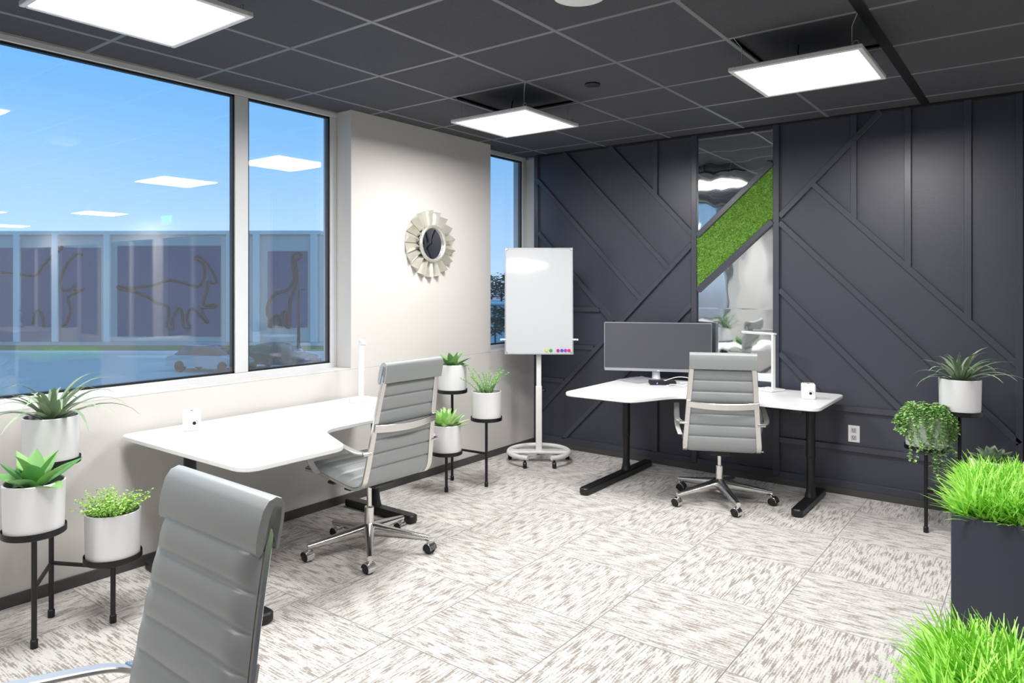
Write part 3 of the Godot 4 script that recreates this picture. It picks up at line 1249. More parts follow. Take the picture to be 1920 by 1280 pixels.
func cube_socket(label: String, at: Vector3, turn: float) -> void:
	var t = thing("socket_cube", label, "power cube", at, turn, "white desk power cubes")
	var m = M.new()
	m.box(Vector3(0, .052, 0), Vector3(.088, .104, .088), .007)
	part(m, "body", mats["plastic_white"], t)
	m = M.new()
	m.lathe([Vector2(0, .0015), Vector2(.009, .0015), Vector2(.009, 0)], 20, Vector3(.012, .042, .044), Basis(Vector3.RIGHT, PI / 2))
	part(m, "port", mats["ink"], t, "round black port")
	m = M.new()
	var pts = []
	for k in 11:
		var a = lerpf(-.6, 2.3, k / 10.0)
		pts.append(Vector3(.012 + cos(a) * .017, .042 + sin(a) * .017, .0445))
	m.bar(pts, Vector3.BACK, .001, .003, .0003)
	part(m, "printed_arc", mats["silver"], t)
	m = M.new()
	m.lathe([Vector2(.007, .0), Vector2(.007, .0015), Vector2(0, .0015)], 16, Vector3(0, .104, .01))
	part(m, "button", mats["ink"], t)


func build_desk_things() -> void:
	var D = .725
	desk_lamp("white slim desk lamp on the desk below the window", Vector3(.215, D, 2.33), deg_to_rad(52), .40)
	desk_lamp("white slim desk lamp beside the monitor on the rear desk", Vector3(2.235, D, .215), deg_to_rad(-112), .415)
	cube_socket("white power cube standing on the desk by the window", Vector3(.205, D, 3.505), deg_to_rad(62))
	cube_socket("white power cube on the rear desk beside the lamp", Vector3(2.555, D, .43), deg_to_rad(18))
	# monitor
	var t = thing("monitor", "wide grey computer monitor switched off on the rear desk", "monitor", Vector3(1.355, D, .235), deg_to_rad(24))
	var m = M.new()
	m.box(Vector3(0, .273, 0), Vector3(.845, .392, .028), .006)
	part(m, "housing", mats["silver"], t)
	m = M.new()
	m.box(Vector3(0, .281, .0142), Vector3(.833, .362, .004), .001)
	part(m, "screen", mats["screen"], t)
	m = M.new()
	m.box(Vector3(0, .084, .0155), Vector3(.833, .014, .003), .001)
	part(m, "chin", mats["silver"], t)
	m = M.new()
	m.box(Vector3(.01, .084, .018), Vector3(.022, .008, .002))
	part(m, "badge", mats["plastic_white"], t)
	m = M.new()
	m.lathe([Vector2(.036, .012), Vector2(.032, .04), Vector2(.030, .13), Vector2(.026, .30), Vector2(0, .30)], 24, Vector3(-.01, 0, -.05))
	part(m, "neck", mats["plastic_white"], t)
	m = M.new()
	m.extrude(round_poly([Vector2(-.12, -.13), Vector2(.10, -.13), Vector2(.10, .02), Vector2(-.12, .02)], [.03, .03, .03, .03], 6), .001, .013, .003)
	part(m, "base", mats["silver"], t)
	# docking station
	t = thing("docking_station", "small black docking station with a blue light under the monitor", "docking station", Vector3(1.475, D, .40), deg_to_rad(34))
	m = M.new()
	m.box(Vector3(0, .017, 0), Vector3(.20, .030, .09), .004)
	part(m, "case", mats["plastic_dark"], t)
	m = M.new()
	m.lathe([Vector2(0, .002), Vector2(.0045, .0015), Vector2(.005, 0)], 14, Vector3(-.045, .015, .045), Basis(Vector3.RIGHT, PI / 2))
	var bl = mat("blue_led", Color(.2, .25, 1), .4)
	bl.emission_enabled = true
	bl.emission = Color(.25, .30, 1.0)
	bl.emission_energy_multiplier = 6.0
	part(m, "led_light", bl, t, "glowing blue light")
	m = M.new()
	for k in 3:
		m.box(Vector3(.0 + k * .026, .012, .0452), Vector3(.016, .008, .002))
	part(m, "ports", mats["ink"], t)
	# loose cables on the desk
	var runs = [
		[Vector3(1.50, .758, .40), Vector3(1.58, .785, .34), Vector3(1.68, .775, .30), Vector3(1.76, .745, .33), Vector3(1.84, .729, .40)],
		[Vector3(1.55, .73, .46), Vector3(1.60, .748, .50), Vector3(1.68, .742, .46), Vector3(1.73, .729, .38), Vector3(1.80, .729, .30), Vector3(1.86, .729, .22)],
		[Vector3(1.62, .745, .37), Vector3(1.70, .758, .40), Vector3(1.66, .732, .44), Vector3(1.76, .729, .47), Vector3(1.83, .729, .42), Vector3(1.80, .735, .33)],
	]
	var lab = ["white cable arching over the docking station", "white cable looped in front of the docking station", "white cable coiled beside the docking station"]
	for k in 3:
		var cb = thing("desk_cable", lab[k], "cable", runs[k][0], 0.0, "white cables behind the monitor")
		m = M.new()
		m.t = Transform3D(Basis(), -runs[k][0])
		m.tube(curve_pts(runs[k], 8), .0032, 8)
		part(m, "lead", mats["plastic_white"], cb)
		m = M.new()
		m.box(Vector3(.0, .0, .0), Vector3(.022, .008, .012), .002)
		part(m, "plug", mats["plastic_white"], cb)
	# crumpled clear bag lying at the back of the desk
	t = thing("plastic_sleeve", "crumpled translucent grey plastic sleeve lying behind the monitor", "plastic sleeve", Vector3(1.24, D, .30), deg_to_rad(-20))
	m = M.new()
	var f = FastNoiseLite.new()
	f.seed = 3
	f.frequency = 7.0
	var rows = []
	for r in 15:
		var row = PackedVector3Array()
		for k in 15:
			var x = lerpf(-.13, .13, r / 14.0)
			var z = lerpf(-.15, .15, k / 14.0)
			var e = minf(minf(r, 14 - r), minf(k, 14 - k)) / 5.0
			row.append(Vector3(x, .004 + minf(e, 1.0) * (.012 + .016 * (f.get_noise_2d(x, z) + .6)), z))
		rows.append(row)
	m.loft(rows, false, false)
	var pm = mat("clear_plastic", Color(.70, .71, .74, .62), .3)
	pm.transparency = BaseMaterial3D.TRANSPARENCY_ALPHA
	part(m, "film", pm, t)
	# cable dangling under the rear desk
	var dc = thing("hanging_cable", "thin white cable loop hanging under the rear desk", "cable", Vector3(1.83, .70, .62))
	m = M.new()
	m.tube(curve_pts([Vector3(-.05, 0, 0), Vector3(-.03, -.03, 0), Vector3(0, -.05, 0), Vector3(.03, -.03, 0), Vector3(.04, 0, 0)]), .003, 6)
	part(m, "lead", mats["plastic_white"], dc)


# ------------------------------------------------------------------ grass planters
func grass_planter(label: String, at: Vector3, sx: float, sz: float, h: float, count: int, len_: float) -> void:
	var t = thing("grass_planter", label, "planter", at, 0.0, "grey box planters of artificial grass")
	var m = M.new()
	var w = .018
	m.box(Vector3(0, h / 2, sz / 2 - w / 2), Vector3(sx, h, w), .003)
	m.box(Vector3(0, h / 2, -sz / 2 + w / 2), Vector3(sx, h, w), .003)
	m.box(Vector3(sx / 2 - w / 2, h / 2, 0), Vector3(w, h, sz - 2 * w), .003)
	m.box(Vector3(-sx / 2 + w / 2, h / 2, 0), Vector3(w, h, sz - 2 * w), .003)
	part(m, "box", mats["planter"], t)
	m = M.new()
	m.box(Vector3(0, h - .04, 0), Vector3(sx - 2 * w, .02, sz - 2 * w))
	part(m, "turf_mat", mat("turf_mat", Color(.20, .42, .06), .9), t)
	m = M.new()
	for k in count:
		var px = rng.randf_range(-.5, .5)
		var pz = rng.randf_range(-.5, .5)
		var p = Vector3(px * (sx - .05), h - .032, pz * (sz - .05))
		var g = rng.randf()
		m.col = Color(.30 + .25 * g, .72 + .20 * g, .07 + .10 * g)
		var az = rng.randf() * TAU
		var out = Vector3(cos(az), 0, sin(az)) + Vector3(px, 0, pz) * 2.6 * rng.randf()
		var lean = rng.randf_range(.08, .75)
		var L = len_ * rng.randf_range(.6, 1.15)
		var dir = (Vector3.UP + out * lean).normalized()
		var pts = [p]
		var q = p
		for s in 4:
			q += dir * L / 4
			pts.append(q)
			dir = (dir + out * .13 + Vector3(0, -.09, 0)).normalized()
		m.blade(pts, [.0034, .0040, .0036, .0024, .0005], Vector3(-sin(az), 0, cos(az)), .25)
	var gr = part(m, "grass", mats["plant"], t, "bright lime artificial grass")
	gr.set_meta("kind", "stuff")


func build_planters() -> void:
	grass_planter("charcoal box planter with lime grass before the trailing plant stand", Vector3(3.87, 0, 2.47), .56, .56, .74, 6500, .145)
	grass_planter("grey box planter of lime grass standing farther from the dark wall and plant stand", Vector3(3.94, 0, 4.07), .56, .56, .74, 9000, .14)


# ------------------------------------------------------------------ plant stands, pots and plants
func plant_stand(label: String, spots: Array) -> void:
	# spots: [x, z, tray height]
	var ctr = Vector3.ZERO
	for s in spots:
		ctr += Vector3(s[0], 0, s[1]) / spots.size()
	var t = thing("plant_stand", label, "plant stand", ctr, 0.0, "black three-tier plant stands")
	var feet = []
	for s in spots:
		var p = Vector3(s[0], 0, s[1]) - ctr
		feet.append(p)
		var m = M.new()
		m.tube([p + Vector3(0, .004, 0), p + Vector3(0, s[2] - .02, 0)], .0105, 14)
		m.lathe([Vector2(0, 0), Vector2(.0145, 0), Vector2(.0145, .032), Vector2(.011, .036)], 14, p)
		part(m, "leg", mats["stand"], t)
		m = M.new()
		m.lathe([Vector2(0, -.022), Vector2(.113, -.022), Vector2(.117, -.019), Vector2(.117, .006), Vector2(.1145, .006), Vector2(.1145, -.014), Vector2(0, -.014)], 40, p + Vector3(0, s[2], 0))
		part(m, "tray", mats["stand"], t)
	for k in 3:
		var a: Vector3 = feet[k] + Vector3(0, .245, 0)
		var b: Vector3 = feet[(k + 1) % 3] + Vector3(0, .245, 0)
		if k == 2:
			continue
		var m = M.new()
		m.tube([a, b], .009, 10)
		part(m, "brace", mats["stand"], t)


func pot(parent: Node3D) -> void:
	var m = M.new()
	m.lathe([Vector2(0, 0), Vector2(.102, 0), Vector2(.108, .004), Vector2(.112, .205), Vector2(.109, .208), Vector2(.105, .205), Vector2(.104, .17), Vector2(0, .17)], 44)
	part(m, "pot", mats["pot"], parent, "white ceramic cylinder pot")
	m = M.new()
	m.lathe([Vector2(.1035, .172), Vector2(.07, .180), Vector2(0, .184)], 28)
	part(m, "soil", mats["soil"], parent)


func leafing(parent: Node3D, p: Vector3, az: float, elev: float, L: float, w: float, droop: float, prof: Array, fold: float, c: Color, twist := 0.0) -> void:
	var m = M.new()
	m.col = c
	leaf_into(m, p, az, elev, L, w, droop, prof, fold, twist)
	part(m, "leaf", mats["plant"], parent)


func leaf_into(m: M, p: Vector3, az: float, elev: float, L: float, w: float, droop: float, prof: Array, fold: float, twist := 0.0) -> void:
	var pts = []
	var hw = []
	var K = 9
	var q = p
	var e = elev
	var a = az
	for k in K:
		pts.append(q)
		var u = float(k) / (K - 1)
		var fi = u * (prof.size() - 1)
		var i = mini(int(fi), prof.size() - 2)
		hw.append(maxf(.0004, w * lerpf(prof[i], prof[i + 1], fi - i)))
		q += Vector3(cos(e) * cos(a), sin(e), cos(e) * sin(a)) * L / (K - 1)
		e -= droop / (K - 1) * (0.4 + 1.2 * u)
		a += twist / (K - 1)
	m.blade(pts, hw, Vector3(-sin(az), 0, cos(az)), fold)


func tone(a: Color, b: Color) -> Color:
	return a.lerp(b, rng.randf())


func potted(called: String, label: String, at: Vector3, group: String) -> Node3D:
	var t = thing(called, label, "potted plant", at, 0.0, group)
	pot(t)
	return t


func air_plant(label: String, at: Vector3, count: int) -> void:
	var t = potted("potted_air_plant", label, at, "plants in white pots")
	var strap = [.95, 1.0, .9, .72, .5, .3, .08]
	for k in count:
		var u = float(k) / count
		var az = k * 2.39996 + rng.randf_range(-.25, .25)
		var elev = lerpf(.50, 1.35, u) + rng.randf_range(-.1, .1)
		var L = lerpf(.37, .23, u) * rng.randf_range(.85, 1.15) * (.72 if cos(az) < -.5 else 1.0)
		var c = tone(Color(.15, .24, .13), Color(.40, .50, .33))
		leafing(t, Vector3(cos(az) * .02, .175 + .03 * u, sin(az) * .02), az, elev, L, .0155, rng.randf_range(1.2, 2.1), strap, .35, c, rng.randf_range(-.35, .35))


func broad_succulent(label: String, at: Vector3, count: int, L: float, w: float, ca: Color, cb: Color) -> void:
	var t = potted("potted_succulent", label, at, "plants in white pots")
	var oval = [.55, .75, .95, 1.0, .92, .7, .38, .03]
	for k in count:
		var u = float(k) / count
		var az = k * 2.39996 + rng.randf_range(-.15, .15)
		var elev = lerpf(.30, 1.30, u)
		leafing(t, Vector3(cos(az) * .03 * (1 - u), .172 + .02 * u, sin(az) * .03 * (1 - u)), az, elev, L * lerpf(1.0, .8, u) * rng.randf_range(.9, 1.1), w * lerpf(1.0, .8, u), rng.randf_range(-.35, .35), oval, .45, tone(ca, cb))


func bushy(label: String, at: Vector3, count: int, spread: float, h: float, leaf: float, ca: Color, cb: Color, called := "potted_bush") -> void:
	var t = potted(called, label, at, "plants in white pots")
	var m = M.new()
	for k in count:
		var az = rng.randf() * TAU
		var r = sqrt(rng.randf()) * .085
		var p = Vector3(cos(az) * r, .178, sin(az) * r)
		var out = Vector3(cos(az), 0, sin(az))
		var L = h * rng.randf_range(.5, 1.1)
		var dir = (Vector3.UP + out * spread * rng.randf_range(0, 1) * (r / .085)).normalized()
		var pts = [p]
		var q = p
		m.col = tone(ca, cb)
		for s in 5:
			q += dir * L / 5
			pts.append(q)
			dir = (dir + out * .12 + Vector3(rng.randf_range(-.15, .15), -.06, rng.randf_range(-.15, .15))).normalized()
		m.blade(pts, [.0012, .0012, .0012, .001, .001, .0008], Vector3(-sin(az), 0, cos(az)))
		for s in range(2, 6):
			for j in 3:
				m.col = tone(ca, cb)
				var la = rng.randf() * TAU
				leaf_into(m, pts[s], la, rng.randf_range(-.1, .9), leaf * rng.randf_range(.7, 1.2), leaf * .36, .5, [.25, .9, 1.0, .75, .1], .2)
	var f = part(m, "foliage", mats["plant"], t, "tiny bright green leaves")
	f.set_meta("kind", "stuff")


func feathery(label: String, at: Vector3) -> void:
	var t = potted("potted_fern", label, at, "plants in white pots")
	for k in 22:
		var m = M.new()
		var az = k * 2.39996
		var lean = rng.randf_range(.05, .75)
		var out = Vector3(cos(az), 0, sin(az))
		var L = rng.randf_range(.15, .24)
		var dir = (Vector3.UP + out * lean).normalized()
		var q = out * rng.randf() * .05 + Vector3(0, .176, 0)
		var pts = [q]
		for s in 8:
			q += dir * L / 8
			pts.append(q)
			dir = (dir + out * .07 + Vector3(0, -.03, 0)).normalized()
		m.col = Color(.16, .36, .08)
		m.tube(pts, .0014, 5)
		for s in range(1, 9):
			for j in 6:
				m.col = tone(Color(.18, .42, .09), Color(.38, .66, .22))
				leaf_into(m, pts[s], az + j * 1.05 + s * .5, .75, .030 * (1.1 - s * .06), .0022, .3, [.6, 1, .8, .1], 0.0)
		part(m, "frond", mats["plant"], t)


func trailing(label: String, at: Vector3) -> void:
	var t = potted("potted_trailing_plant", label, at, "plants in white pots")
	for k in 74:
		var m = M.new()
		var az = k * 2.39996
		# more strands towards the room
		var out = Vector3(cos(az), 0, sin(az))
		var room = maxf(0.0, out.dot(Vector3(.55, 0, .83)))
		var drop = rng.randf_range(.02, .12) + room * rng.randf_range(.0, .27)
		var r0 = rng.randf_range(.01, .07)
		var top = rng.randf_range(.225, .265)
		var pts = curve_pts([out * r0 + Vector3(0, .178, 0), out * (r0 + .03) + Vector3(0, top, 0), out * .118 + Vector3(0, .225, 0), out * .138 + Vector3(rng.randf_range(-.02, .02), .18, rng.randf_range(-.02, .02)), out * .14 + Vector3(rng.randf_range(-.03, .03), .18 - drop * .5, rng.randf_range(-.03, .03)), out * .135 + Vector3(rng.randf_range(-.04, .04), .18 - drop, rng.randf_range(-.04, .04))], 5)
		m.col = Color(.16, .34, .08)
		m.tube(pts, .0013, 4)
		for s in pts.size():
			for j in 3:
				m.col = tone(Color(.20, .44, .10), Color(.52, .76, .32))
				leaf_into(m, pts[s], rng.randf() * TAU, rng.randf_range(-.4, .7), rng.randf_range(.012, .022), .0075, .5, [.4, .95, 1, .7, .1], .2)
		part(m, "vine", mats["plant"], t)


func build_plants() -> void:
	var mid_g = Color(.10, .30, .06)
	var hi_g = Color(.36, .62, .20)
	# stand by the window wall, next to the desk
	plant_stand("black three-legged plant stand against the wall under the big window", [[.510, 4.355, .495], [.262, 4.200, .715], [.538, 4.055, .305]])
	broad_succulent("broad pointed green succulent in a white pot on the middle tray under the big window", Vector3(.510, .482, 4.355), 13, .185, .046, Color(.11, .34, .10), Color(.32, .56, .20))
	air_plant("spiky arching air plant in a white pot before the big window", Vector3(.262, .702, 4.200), 34)
	bushy("small frothy clover bush in a white pot on the lowest tray beside the window desk", Vector3(.538, .292, 4.055), 170, 1.0, .115, .0105, Color(.24, .52, .08), Color(.54, .78, .20))
	# stand between the chair and the whiteboard
	plant_stand("black three-legged plant stand between the whiteboard and the window desk", [[.534, 1.401, .515], [.218, 1.426, .695], [.389, 1.682, .298]])
	feathery("feathery upright fern in a white pot beside the whiteboard", Vector3(.534, .502, 1.401))
	broad_succulent("broad dark green succulent in a white pot under the sunburst mirror", Vector3(.218, .682, 1.426), 15, .15, .034, Color(.07, .24, .07), Color(.26, .50, .16))
	broad_succulent("pale lime rosette succulent in a white pot on the lowest tray by the whiteboard stand", Vector3(.389, .285, 1.682), 40, .165, .024, Color(.30, .58, .16), Color(.62, .82, .40))
	# stand by the dark wall
	plant_stand("black three-legged plant stand before the dark battened wall", [[3.262, .548, .525], [3.425, .42, .735], [3.60, .66, .32]])
	trailing("white pot of trailing pearl vine before the dark battened wall", Vector3(3.262, .512, .548))
	air_plant("spiky arching air plant in a white pot before the dark battened wall", Vector3(3.425, .722, .42), 34)
	broad_succulent("dusky grey green rosette succulent in a white pot behind the grass planter", Vector3(3.60, .307, .66), 26, .115, .036, Color(.10, .17, .10), Color(.26, .34, .22))


# ------------------------------------------------------------------ the office beyond the frame, mirrored in the windows
func shell_chair(label: String, at: Vector3, turn: float) -> void:
	var t = thing("shell_chair", label, "chair", at, turn, "pale shell chairs at the meeting table")
	var rows = []
	for p in curve_pts([Vector2(-.22, .455), Vector2(-.12, .445), Vector2(.06, .44), Vector2(.16, .465), Vector2(.20, .56), Vector2(.225, .70), Vector2(.255, .82)], 5):
		var row = PackedVector3Array()
		for k in 13:
			var u = lerpf(-1, 1, k / 12.0)
			row.append(Vector3(u * lerpf(.225, .19, clampf((p.y - .5) / .3, 0, 1)), p.y + .03 * u * u * (1.0 if p.x < .12 else .2), p.x - (.05 * u * u if p.y > .5 else 0.0)))
		rows.append(row)
	var m = M.new()
	m.loft(rows, false, false)
	var sh = mat("shell", Color(.86, .89, .80), .4)
	part(m, "shell", sh, t)
	for q in [[-1, -1], [1, -1], [1, 1], [-1, 1]]:
		m = M.new()
		m.tube([Vector3(q[0] * .14, .435, q[1] * .12), Vector3(q[0] * .22, .0, q[1] * .22)], .009, 8)
		part(m, "leg", mats["chrome"], t)


func build_far_office() -> void:
	# white wall with dark interior glazing past the feature wall
	var wn = struct("wall_north", Vector3.ZERO, "white wall with dark interior glazing beyond the battened wall")
	var m = M.new()
	var op = [[4.96, 6.57], [6.88, 8.46], [8.80, 10.45], [10.76, 12.40]]
	m.box(Vector3((3.755 + RX) / 2, .30, -.08), Vector3(RX - 3.755, .60, .2))
	m.box(Vector3((3.755 + RX) / 2, 2.65, -.08), Vector3(RX - 3.755, .90, .2))
	var prev = 3.755
	for q in op + [[RX, RX]]:
		m.box(Vector3((prev + q[0]) / 2, 1.4, -.08), Vector3(q[0] - prev, 1.6, .2))
		prev = q[1]
	part(m, "plaster", mats["wall_white"], wn)
	var dg = mat("dark_glass", Color(.05, .07, .11), .12)
	for k in op.size():
		var wd = struct("window_%d" % (k + 3), Vector3(0, 0, 0), "dark interior window with white mullion")
		var a: float = op[k][0]
		var b: float = op[k][1]
		for side in [-1.0, 1.0]:
			m = M.new()
			m.box(Vector3((a + b) / 2 + side * (b - a) / 4, 1.4, -.05), Vector3((b - a) / 2 - .04, 1.56, .01))
			part(m, "pane", dg, wd)
		m = M.new()
		m.box(Vector3((a + b) / 2, 1.4, -.03), Vector3(.05, 1.6, .06), .003)
		part(m, "mullion", mats["frame_white"], wd)
	# meeting table with two shell chairs and a framed picture
	var t = thing("meeting_table", "white topped meeting table by the interior glazing", "table", Vector3(9.7, 0, .85))
	m = M.new()
	m.extrude(round_poly([Vector2(-.8, -.4), Vector2(.8, -.4), Vector2(.8, .4), Vector2(-.8, .4)], [.06, .06, .06, .06], 6), .712, .74, .004)
	part(m, "tabletop", mats["silver"], t)
	for s in [-1.0, 1.0]:
		m = M.new()
		m.box(Vector3(s * .6, .356, 0), Vector3(.05, .712, .6), .006)
		part(m, "leg", mats["white_metal"], t)
	shell_chair("pale shell chair facing the meeting table from the feature wall side", Vector3(8.15, 0, .85), deg_to_rad(-90))
	shell_chair("pale shell chair at the far end of the meeting table", Vector3(11.2, 0, .85), deg_to_rad(90))
	t = thing("picture_frame", "small dark frame with green print on the meeting table", "picture frame", Vector3(10.2, .74, .70), deg_to_rad(8))
	m = M.new()
	for q in [[Vector3(0, .29, 0), Vector3(.36, .02, .02)], [Vector3(0, .01, 0), Vector3(.36, .02, .02)], [Vector3(.17, .15, 0), Vector3(.02, .28, .02)], [Vector3(-.17, .15, 0), Vector3(.02, .28, .02)]]:
		m.box(q[0], q[1], .003)
	part(m, "frame", mats["black_gloss"], t)
	m = M.new()
	m.box(Vector3(0, .15, -.002), Vector3(.33, .27, .006))
	part(m, "mount", mats["plastic_white"], t)
	m = M.new()
	m.box(Vector3(0, .15, .002), Vector3(.20, .15, .004))
	part(m, "print", mat("green_print", Color(.30, .55, .35), .6), t)
	# exit sign
	t = thing("exit_sign", "green lit exit sign on the white wall past the feature wall", "exit sign", Vector3(6.4, 2.48, .035))
	m = M.new()
	m.box(Vector3(0, 0, 0), Vector3(.32, .19, .03), .004)
	part(m, "housing", mats["plastic_white"], t)
	var em = mat("exit_green", Color(.1, .8, .4), .5)
	em.emission_enabled = true
	em.emission = Color(.15, .95, .5)
	em.emission_energy_multiplier = 4.0
	var tmh = TextMesh.new()
	tmh.text = "EXIT"
	var sf = SystemFont.new()
	sf.font_names = PackedStringArray(["Droid Sans"])
	sf.font_weight = 700
	tmh.font = sf
	tmh.font_size = 64
	tmh.pixel_size = .002
	tmh.depth = .004
	var tx = part_mesh(tmh, "sign_lettering", em, t)
	tx.position = Vector3(0, 0, .018)


# ------------------------------------------------------------------ outside at dusk
func outline(parent: Node3D, pts: Array, sx: float, ox: float, oy: float, closed: bool, r: float) -> void:
	var p = []
	for q in pts:
		p.append(Vector3((q[0] - ox) * sx, (oy - q[1]) * sx, .12))
	if closed:
		p.append(p[0])
	var m = M.new()
	m.tube(curve_pts(p, 3), r, 6)
	part(m, "dinosaur_outline", mat("outline_dark", Color(.08, .085, .09), .7), parent)


func make_car(label: String, at: Vector3, turn: float, paint: Color, key: String) -> void:
	var t = thing("car", label, "car", at, turn, "cars on the parking lot")
	var m = M.new()
	var low = [[-2.2, .32], [-2.25, .62], [-2.1, .86], [-1.2, .94], [1.0, .94], [1.9, .80], [2.2, .62], [2.2, .32]]
	var rows = []
	for w in [-.88, -.84, -.4, .4, .84, .88]:
		var ring = PackedVector3Array()
		for q in low:
			ring.append(Vector3(q[0] * (.98 if absf(w) > .86 else 1.0), q[1], w))
		rows.append(ring)
	m.loft(rows)
	part(m, "body", mat(key, paint, .25), t)
	m = M.new()
	rows = []
	for w in [[.94, .80, -1.75, 1.05], [1.20, .72, -1.45, .55], [1.42, .62, -1.15, .20], [1.46, .5, -.95, .0]]:
		var ring = PackedVector3Array()
		for q in [[w[2], -w[1]], [w[3], -w[1]], [w[3] + .06, 0.0], [w[3], w[1]], [w[2], w[1]], [w[2] - .06, 0.0]]:
			ring.append(Vector3(q[0], w[0], q[1]))
		rows.append(ring)
	m.loft(rows)
	part(m, "cabin_glass", mat("car_glass", Color(.06, .08, .11), .1), t)
	m = M.new()
	m.box(Vector3(-.48, 1.46, 0), Vector3(.95, .05, 1.06), .02)
	part(m, "roof", mats[key], t)
	for q in [[-1.35, -.80], [1.35, -.80], [1.35, .80], [-1.35, .80]]:
		m = M.new()
		m.lathe([Vector2(0, -.10), Vector2(.30, -.10), Vector2(.33, -.06), Vector2(.33, .06), Vector2(.30, .10), Vector2(0, .10)], 20, Vector3(q[0], .33, q[1]), Basis(Vector3.RIGHT, PI / 2))
		part(m, "wheel", mats["wheel"], t)
	m = M.new()
	m.box(Vector3(2.17, .66, -.6), Vector3(.08, .12, .34), .02)
	m.box(Vector3(2.17, .66, .6), Vector3(.08, .12, .34), .02)
	part(m, "headlamp", mats["silver"], t)


func make_tree(label: String, at: Vector3, h: float, r: float, group: String, count: int) -> void:
	var t = thing("tree", label, "tree", at, rng.randf() * TAU, group)
	var m = M.new()
	m.tube([Vector3.ZERO, Vector3(.03, h * .3, 0), Vector3(0, h * .6, .05)], [h * .022, h * .017, h * .01], 8)
	for k in 5:
		var a = k * 1.3
		m.tube([Vector3(0, h * (.35 + .04 * k), 0), Vector3(cos(a) * r * .6, h * (.55 + .05 * k), sin(a) * r * .6)], [h * .010, h * .004], 6)
	part(m, "trunk", mat("bark", Color(.20, .17, .15), .9), t)
	m = M.new()
	for k in count:
		var d = Vector3(rng.randfn(), rng.randfn(), rng.randfn()).normalized()
		var rr = pow(rng.randf(), .4)
		var p = Vector3(0, h * .66, 0) + Vector3(d.x * r, d.y * h * .34, d.z * r) * rr
		m.col = tone(Color(.03, .09, .05), Color(.09, .19, .08))
		leaf_into(m, p, rng.randf() * TAU, rng.randf_range(-.6, .8), h * .10, h * .035, .4, [.3, 1, 1, .3], .1)
	var cr = part(m, "crown", mats["plant"], t)
	cr.set_meta("kind", "stuff")


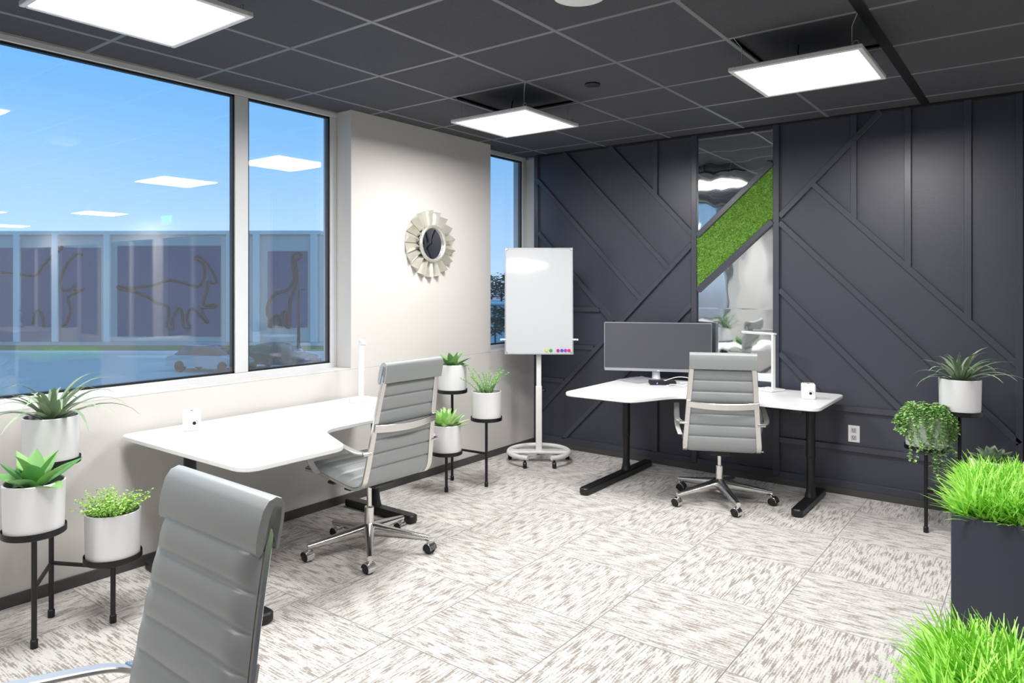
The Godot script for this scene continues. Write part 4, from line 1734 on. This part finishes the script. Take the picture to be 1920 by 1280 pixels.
func build_outside() -> void:
	var G = -3.4
	var gd = struct("ground", Vector3.ZERO, "pale concrete parking lot outside")
	var m = M.new()
	m.box(Vector3(-80, G - .15, -40), Vector3(160, .3, 240))
	part(m, "paving", mat("paving", Color(.68, .67, .65), .85), gd)
	# facade frame: local x to the right, faces the office; placed about 60 m away
	var s = 60.0 / 1334.1 / 2.977          # metres per measured step at that distance
	var yaw = deg_to_rad(36.0)
	var fwd = Vector3(-.6049, 0, -.7963)
	var rgt = Vector3(.7963, 0, -.6049)
	var org = Vector3(3.84, 0, 5.52) + fwd * 60.0 + rgt * ((300.0 - 948.3) * 60.0 / 1334.1)
	var ox = 300.0 * 2.977
	var oy = (531.6 - 380.0) * 2.977 + 1.505 / s
	var b = thing("mural_building", "low pale building with dinosaur outlines on dark panels outside the window", "building", Vector3(org.x, 0, org.z), yaw)
	var wall = mat("facade", Color(.73, .72, .70), .8)
	m = M.new()
	var xl = (-260.0 - ox) * s
	var xr = (1790.0 - ox) * s
	var yt = (oy - 175.0) * s
	m.box(Vector3((xl + xr) / 2, (yt + G) / 2, -4.0), Vector3(xr - xl, yt - G, 8.0), .05)
	part(m, "wall", wall, b)
	m = M.new()
	m.box(Vector3((xl + xr) / 2, yt + .1, -3.9), Vector3(xr - xl + .3, .35, 8.3), .05)
	part(m, "parapet", mat("parapet", Color(.84, .835, .82), .7), b)
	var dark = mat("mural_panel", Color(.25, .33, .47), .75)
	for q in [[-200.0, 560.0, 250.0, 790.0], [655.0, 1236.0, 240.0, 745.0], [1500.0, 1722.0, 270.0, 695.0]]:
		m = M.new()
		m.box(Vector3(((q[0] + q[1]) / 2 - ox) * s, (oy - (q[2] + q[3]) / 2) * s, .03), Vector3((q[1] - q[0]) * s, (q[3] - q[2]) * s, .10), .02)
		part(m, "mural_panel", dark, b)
	for xx in [-90.0, 90.0, 308.0, 600.0, 1290.0, 1440.0, 1760.0]:
		m = M.new()
		m.box(Vector3((xx - ox) * s, (yt + G) / 2, .12), Vector3(.55, yt - G, .3), .03)
		part(m, "pilaster", mats["parapet"], b)
	outline(b, [[660, 465], [740, 475], [860, 460], [950, 433], [1040, 450], [1110, 468], [1137, 440], [1150, 390], [1138, 340], [1092, 308], [1112, 299], [1152, 326], [1190, 380], [1214, 440], [1193, 450], [1170, 432], [1160, 490], [1140, 560], [1165, 572], [1203, 566], [1213, 580], [1150, 586], [1130, 592], [1150, 640], [1170, 668], [1150, 660], [1105, 610], [1085, 590], [1058, 604], [1050, 660], [1070, 696], [1030, 690], [1022, 612], [1000, 590], [965, 660], [972, 702], [934, 690], [945, 612], [933, 575], [880, 560], [840, 532], [760, 500], [672, 482]], s, ox, oy, true, .11)
	outline(b, [[1692, 300], [1670, 315], [1655, 332], [1665, 400], [1660, 450], [1640, 510], [1625, 560], [1622, 684], [1607, 684], [1605, 610], [1581, 620], [1583, 682], [1567, 684], [1560, 630], [1535, 640], [1530, 686], [1511, 688], [1516, 650], [1501, 620], [1506, 560], [1542, 510], [1600, 490], [1635, 460], [1650, 410], [1641, 340], [1646, 300], [1662, 283], [1684, 286]], s, ox, oy, true, .13)
	outline(b, [[0, 388], [60, 390], [190, 408], [235, 352], [285, 300], [330, 270], [345, 240]], s, ox, oy, false, .10)
	outline(b, [[460, 292], [432, 284], [380, 332], [345, 400], [334, 450], [350, 488], [398, 482], [420, 455], [414, 490], [472, 478], [430, 502], [378, 530], [392, 600], [372, 668], [340, 690]], s, ox, oy, false, .10)
	outline(b, [[180, 680], [188, 622], [210, 600], [236, 640], [242, 700]], s, ox, oy, false, .10)
	# verge, kerb and planting in front of the building
	var vg = struct("lawn", Vector3(org.x, 0, org.z), "narrow grass verge along the building")
	vg.rotation.y = yaw
	m = M.new()
	m.box(Vector3(0, G + .05, 7.0), Vector3(46, .12, 5.0), .02)
	part(m, "turf", mat("lawn", Color(.27, .40, .17), .9), vg)
	m = M.new()
	m.box(Vector3(0, G + .07, 9.6), Vector3(46, .16, .25), .02)
	m.box(Vector3(5.5, G + .07, 13.0), Vector3(3.2, .16, .4), .02)
	part(m, "kerb", mats["parapet"], vg)
	# street lamp
	var lp = fwd * 50.0 + rgt * ((560.0 - 948.3) * 50.0 / 1334.1) + Vector3(3.84, G, 5.52)
	var t = thing("lamp_post", "thin dark lamp post on the parking lot before the mural building", "lamp post", lp)
	m = M.new()
	m.tube([Vector3.ZERO, Vector3(0, 4.5, 0)], [.12, .08], 10)
	part(m, "pole", mats["black_metal"], t)
	m = M.new()
	m.lathe([Vector2(0, 0), Vector2(.3, 0), Vector2(.28, .3), Vector2(.12, .34)], 16)
	part(m, "footing", mats["parapet"], t)
	m = M.new()
	m.box(Vector3(.25, 4.5, 0), Vector3(.7, .12, .3), .03)
	part(m, "lamp_head", mats["black_metal"], t)
	# cars
	var pos = func(u: float, d: float) -> Vector3:
		return Vector3(3.84, G, 5.52) + fwd * d + rgt * ((u - 948.3) * d / 1334.1)
	make_car("dark blue car parked outside below the window", pos.call(525, 41.0), deg_to_rad(20), Color(.10, .16, .26), "paint_blue")
	make_car("silver car parked beside the dark blue car outside", pos.call(395, 40.0), deg_to_rad(24), Color(.62, .65, .68), "paint_silver")
	make_car("white car parked outside the narrow corner window", pos.call(936, 74.0), deg_to_rad(20), Color(.85, .86, .87), "paint_white")
	# far trees and low buildings beyond the corner window
	var k = 0
	var lab = "far dark tree in the row beyond the parking lot outside"
	for q in [[740.0, 122.0, 7.5, 4.2], [835.0, 125.0, 7.0, 4.2], [940.0, 120.0, 6.8, 4.2], [1045.0, 126.0, 7.5, 4.2], [1150.0, 122.0, 7.0, 4.2]]:
		make_tree(lab, pos.call(q[0], q[1]), q[2], q[3], "trees beyond the parking lot", 800)
		k += 1
	make_tree("young street tree with a thin trunk outside the corner window", pos.call(929, 52.0), 3.4, 1.0, "", 420)
	var fb = thing("low_building", "low pale building across the parking lot outside the corner window", "building", pos.call(930, 95.0), yaw)
	m = M.new()
	m.box(Vector3(0, 1.1, 0), Vector3(22, 2.2, 6), .05)
	part(m, "wall", mats["facade"], fb)
	m = M.new()
	m.box(Vector3(0, 2.3, 0), Vector3(22.6, .25, 6.6), .04)
	part(m, "roof", mats["parapet"], fb)
	for i in 8:
		m = M.new()
		m.box(Vector3(-9.0 + i * 2.55, 1.15, 3.0), Vector3(1.4, 1.0, .1), .02)
		part(m, "window_glass", mats["car_glass"], fb)
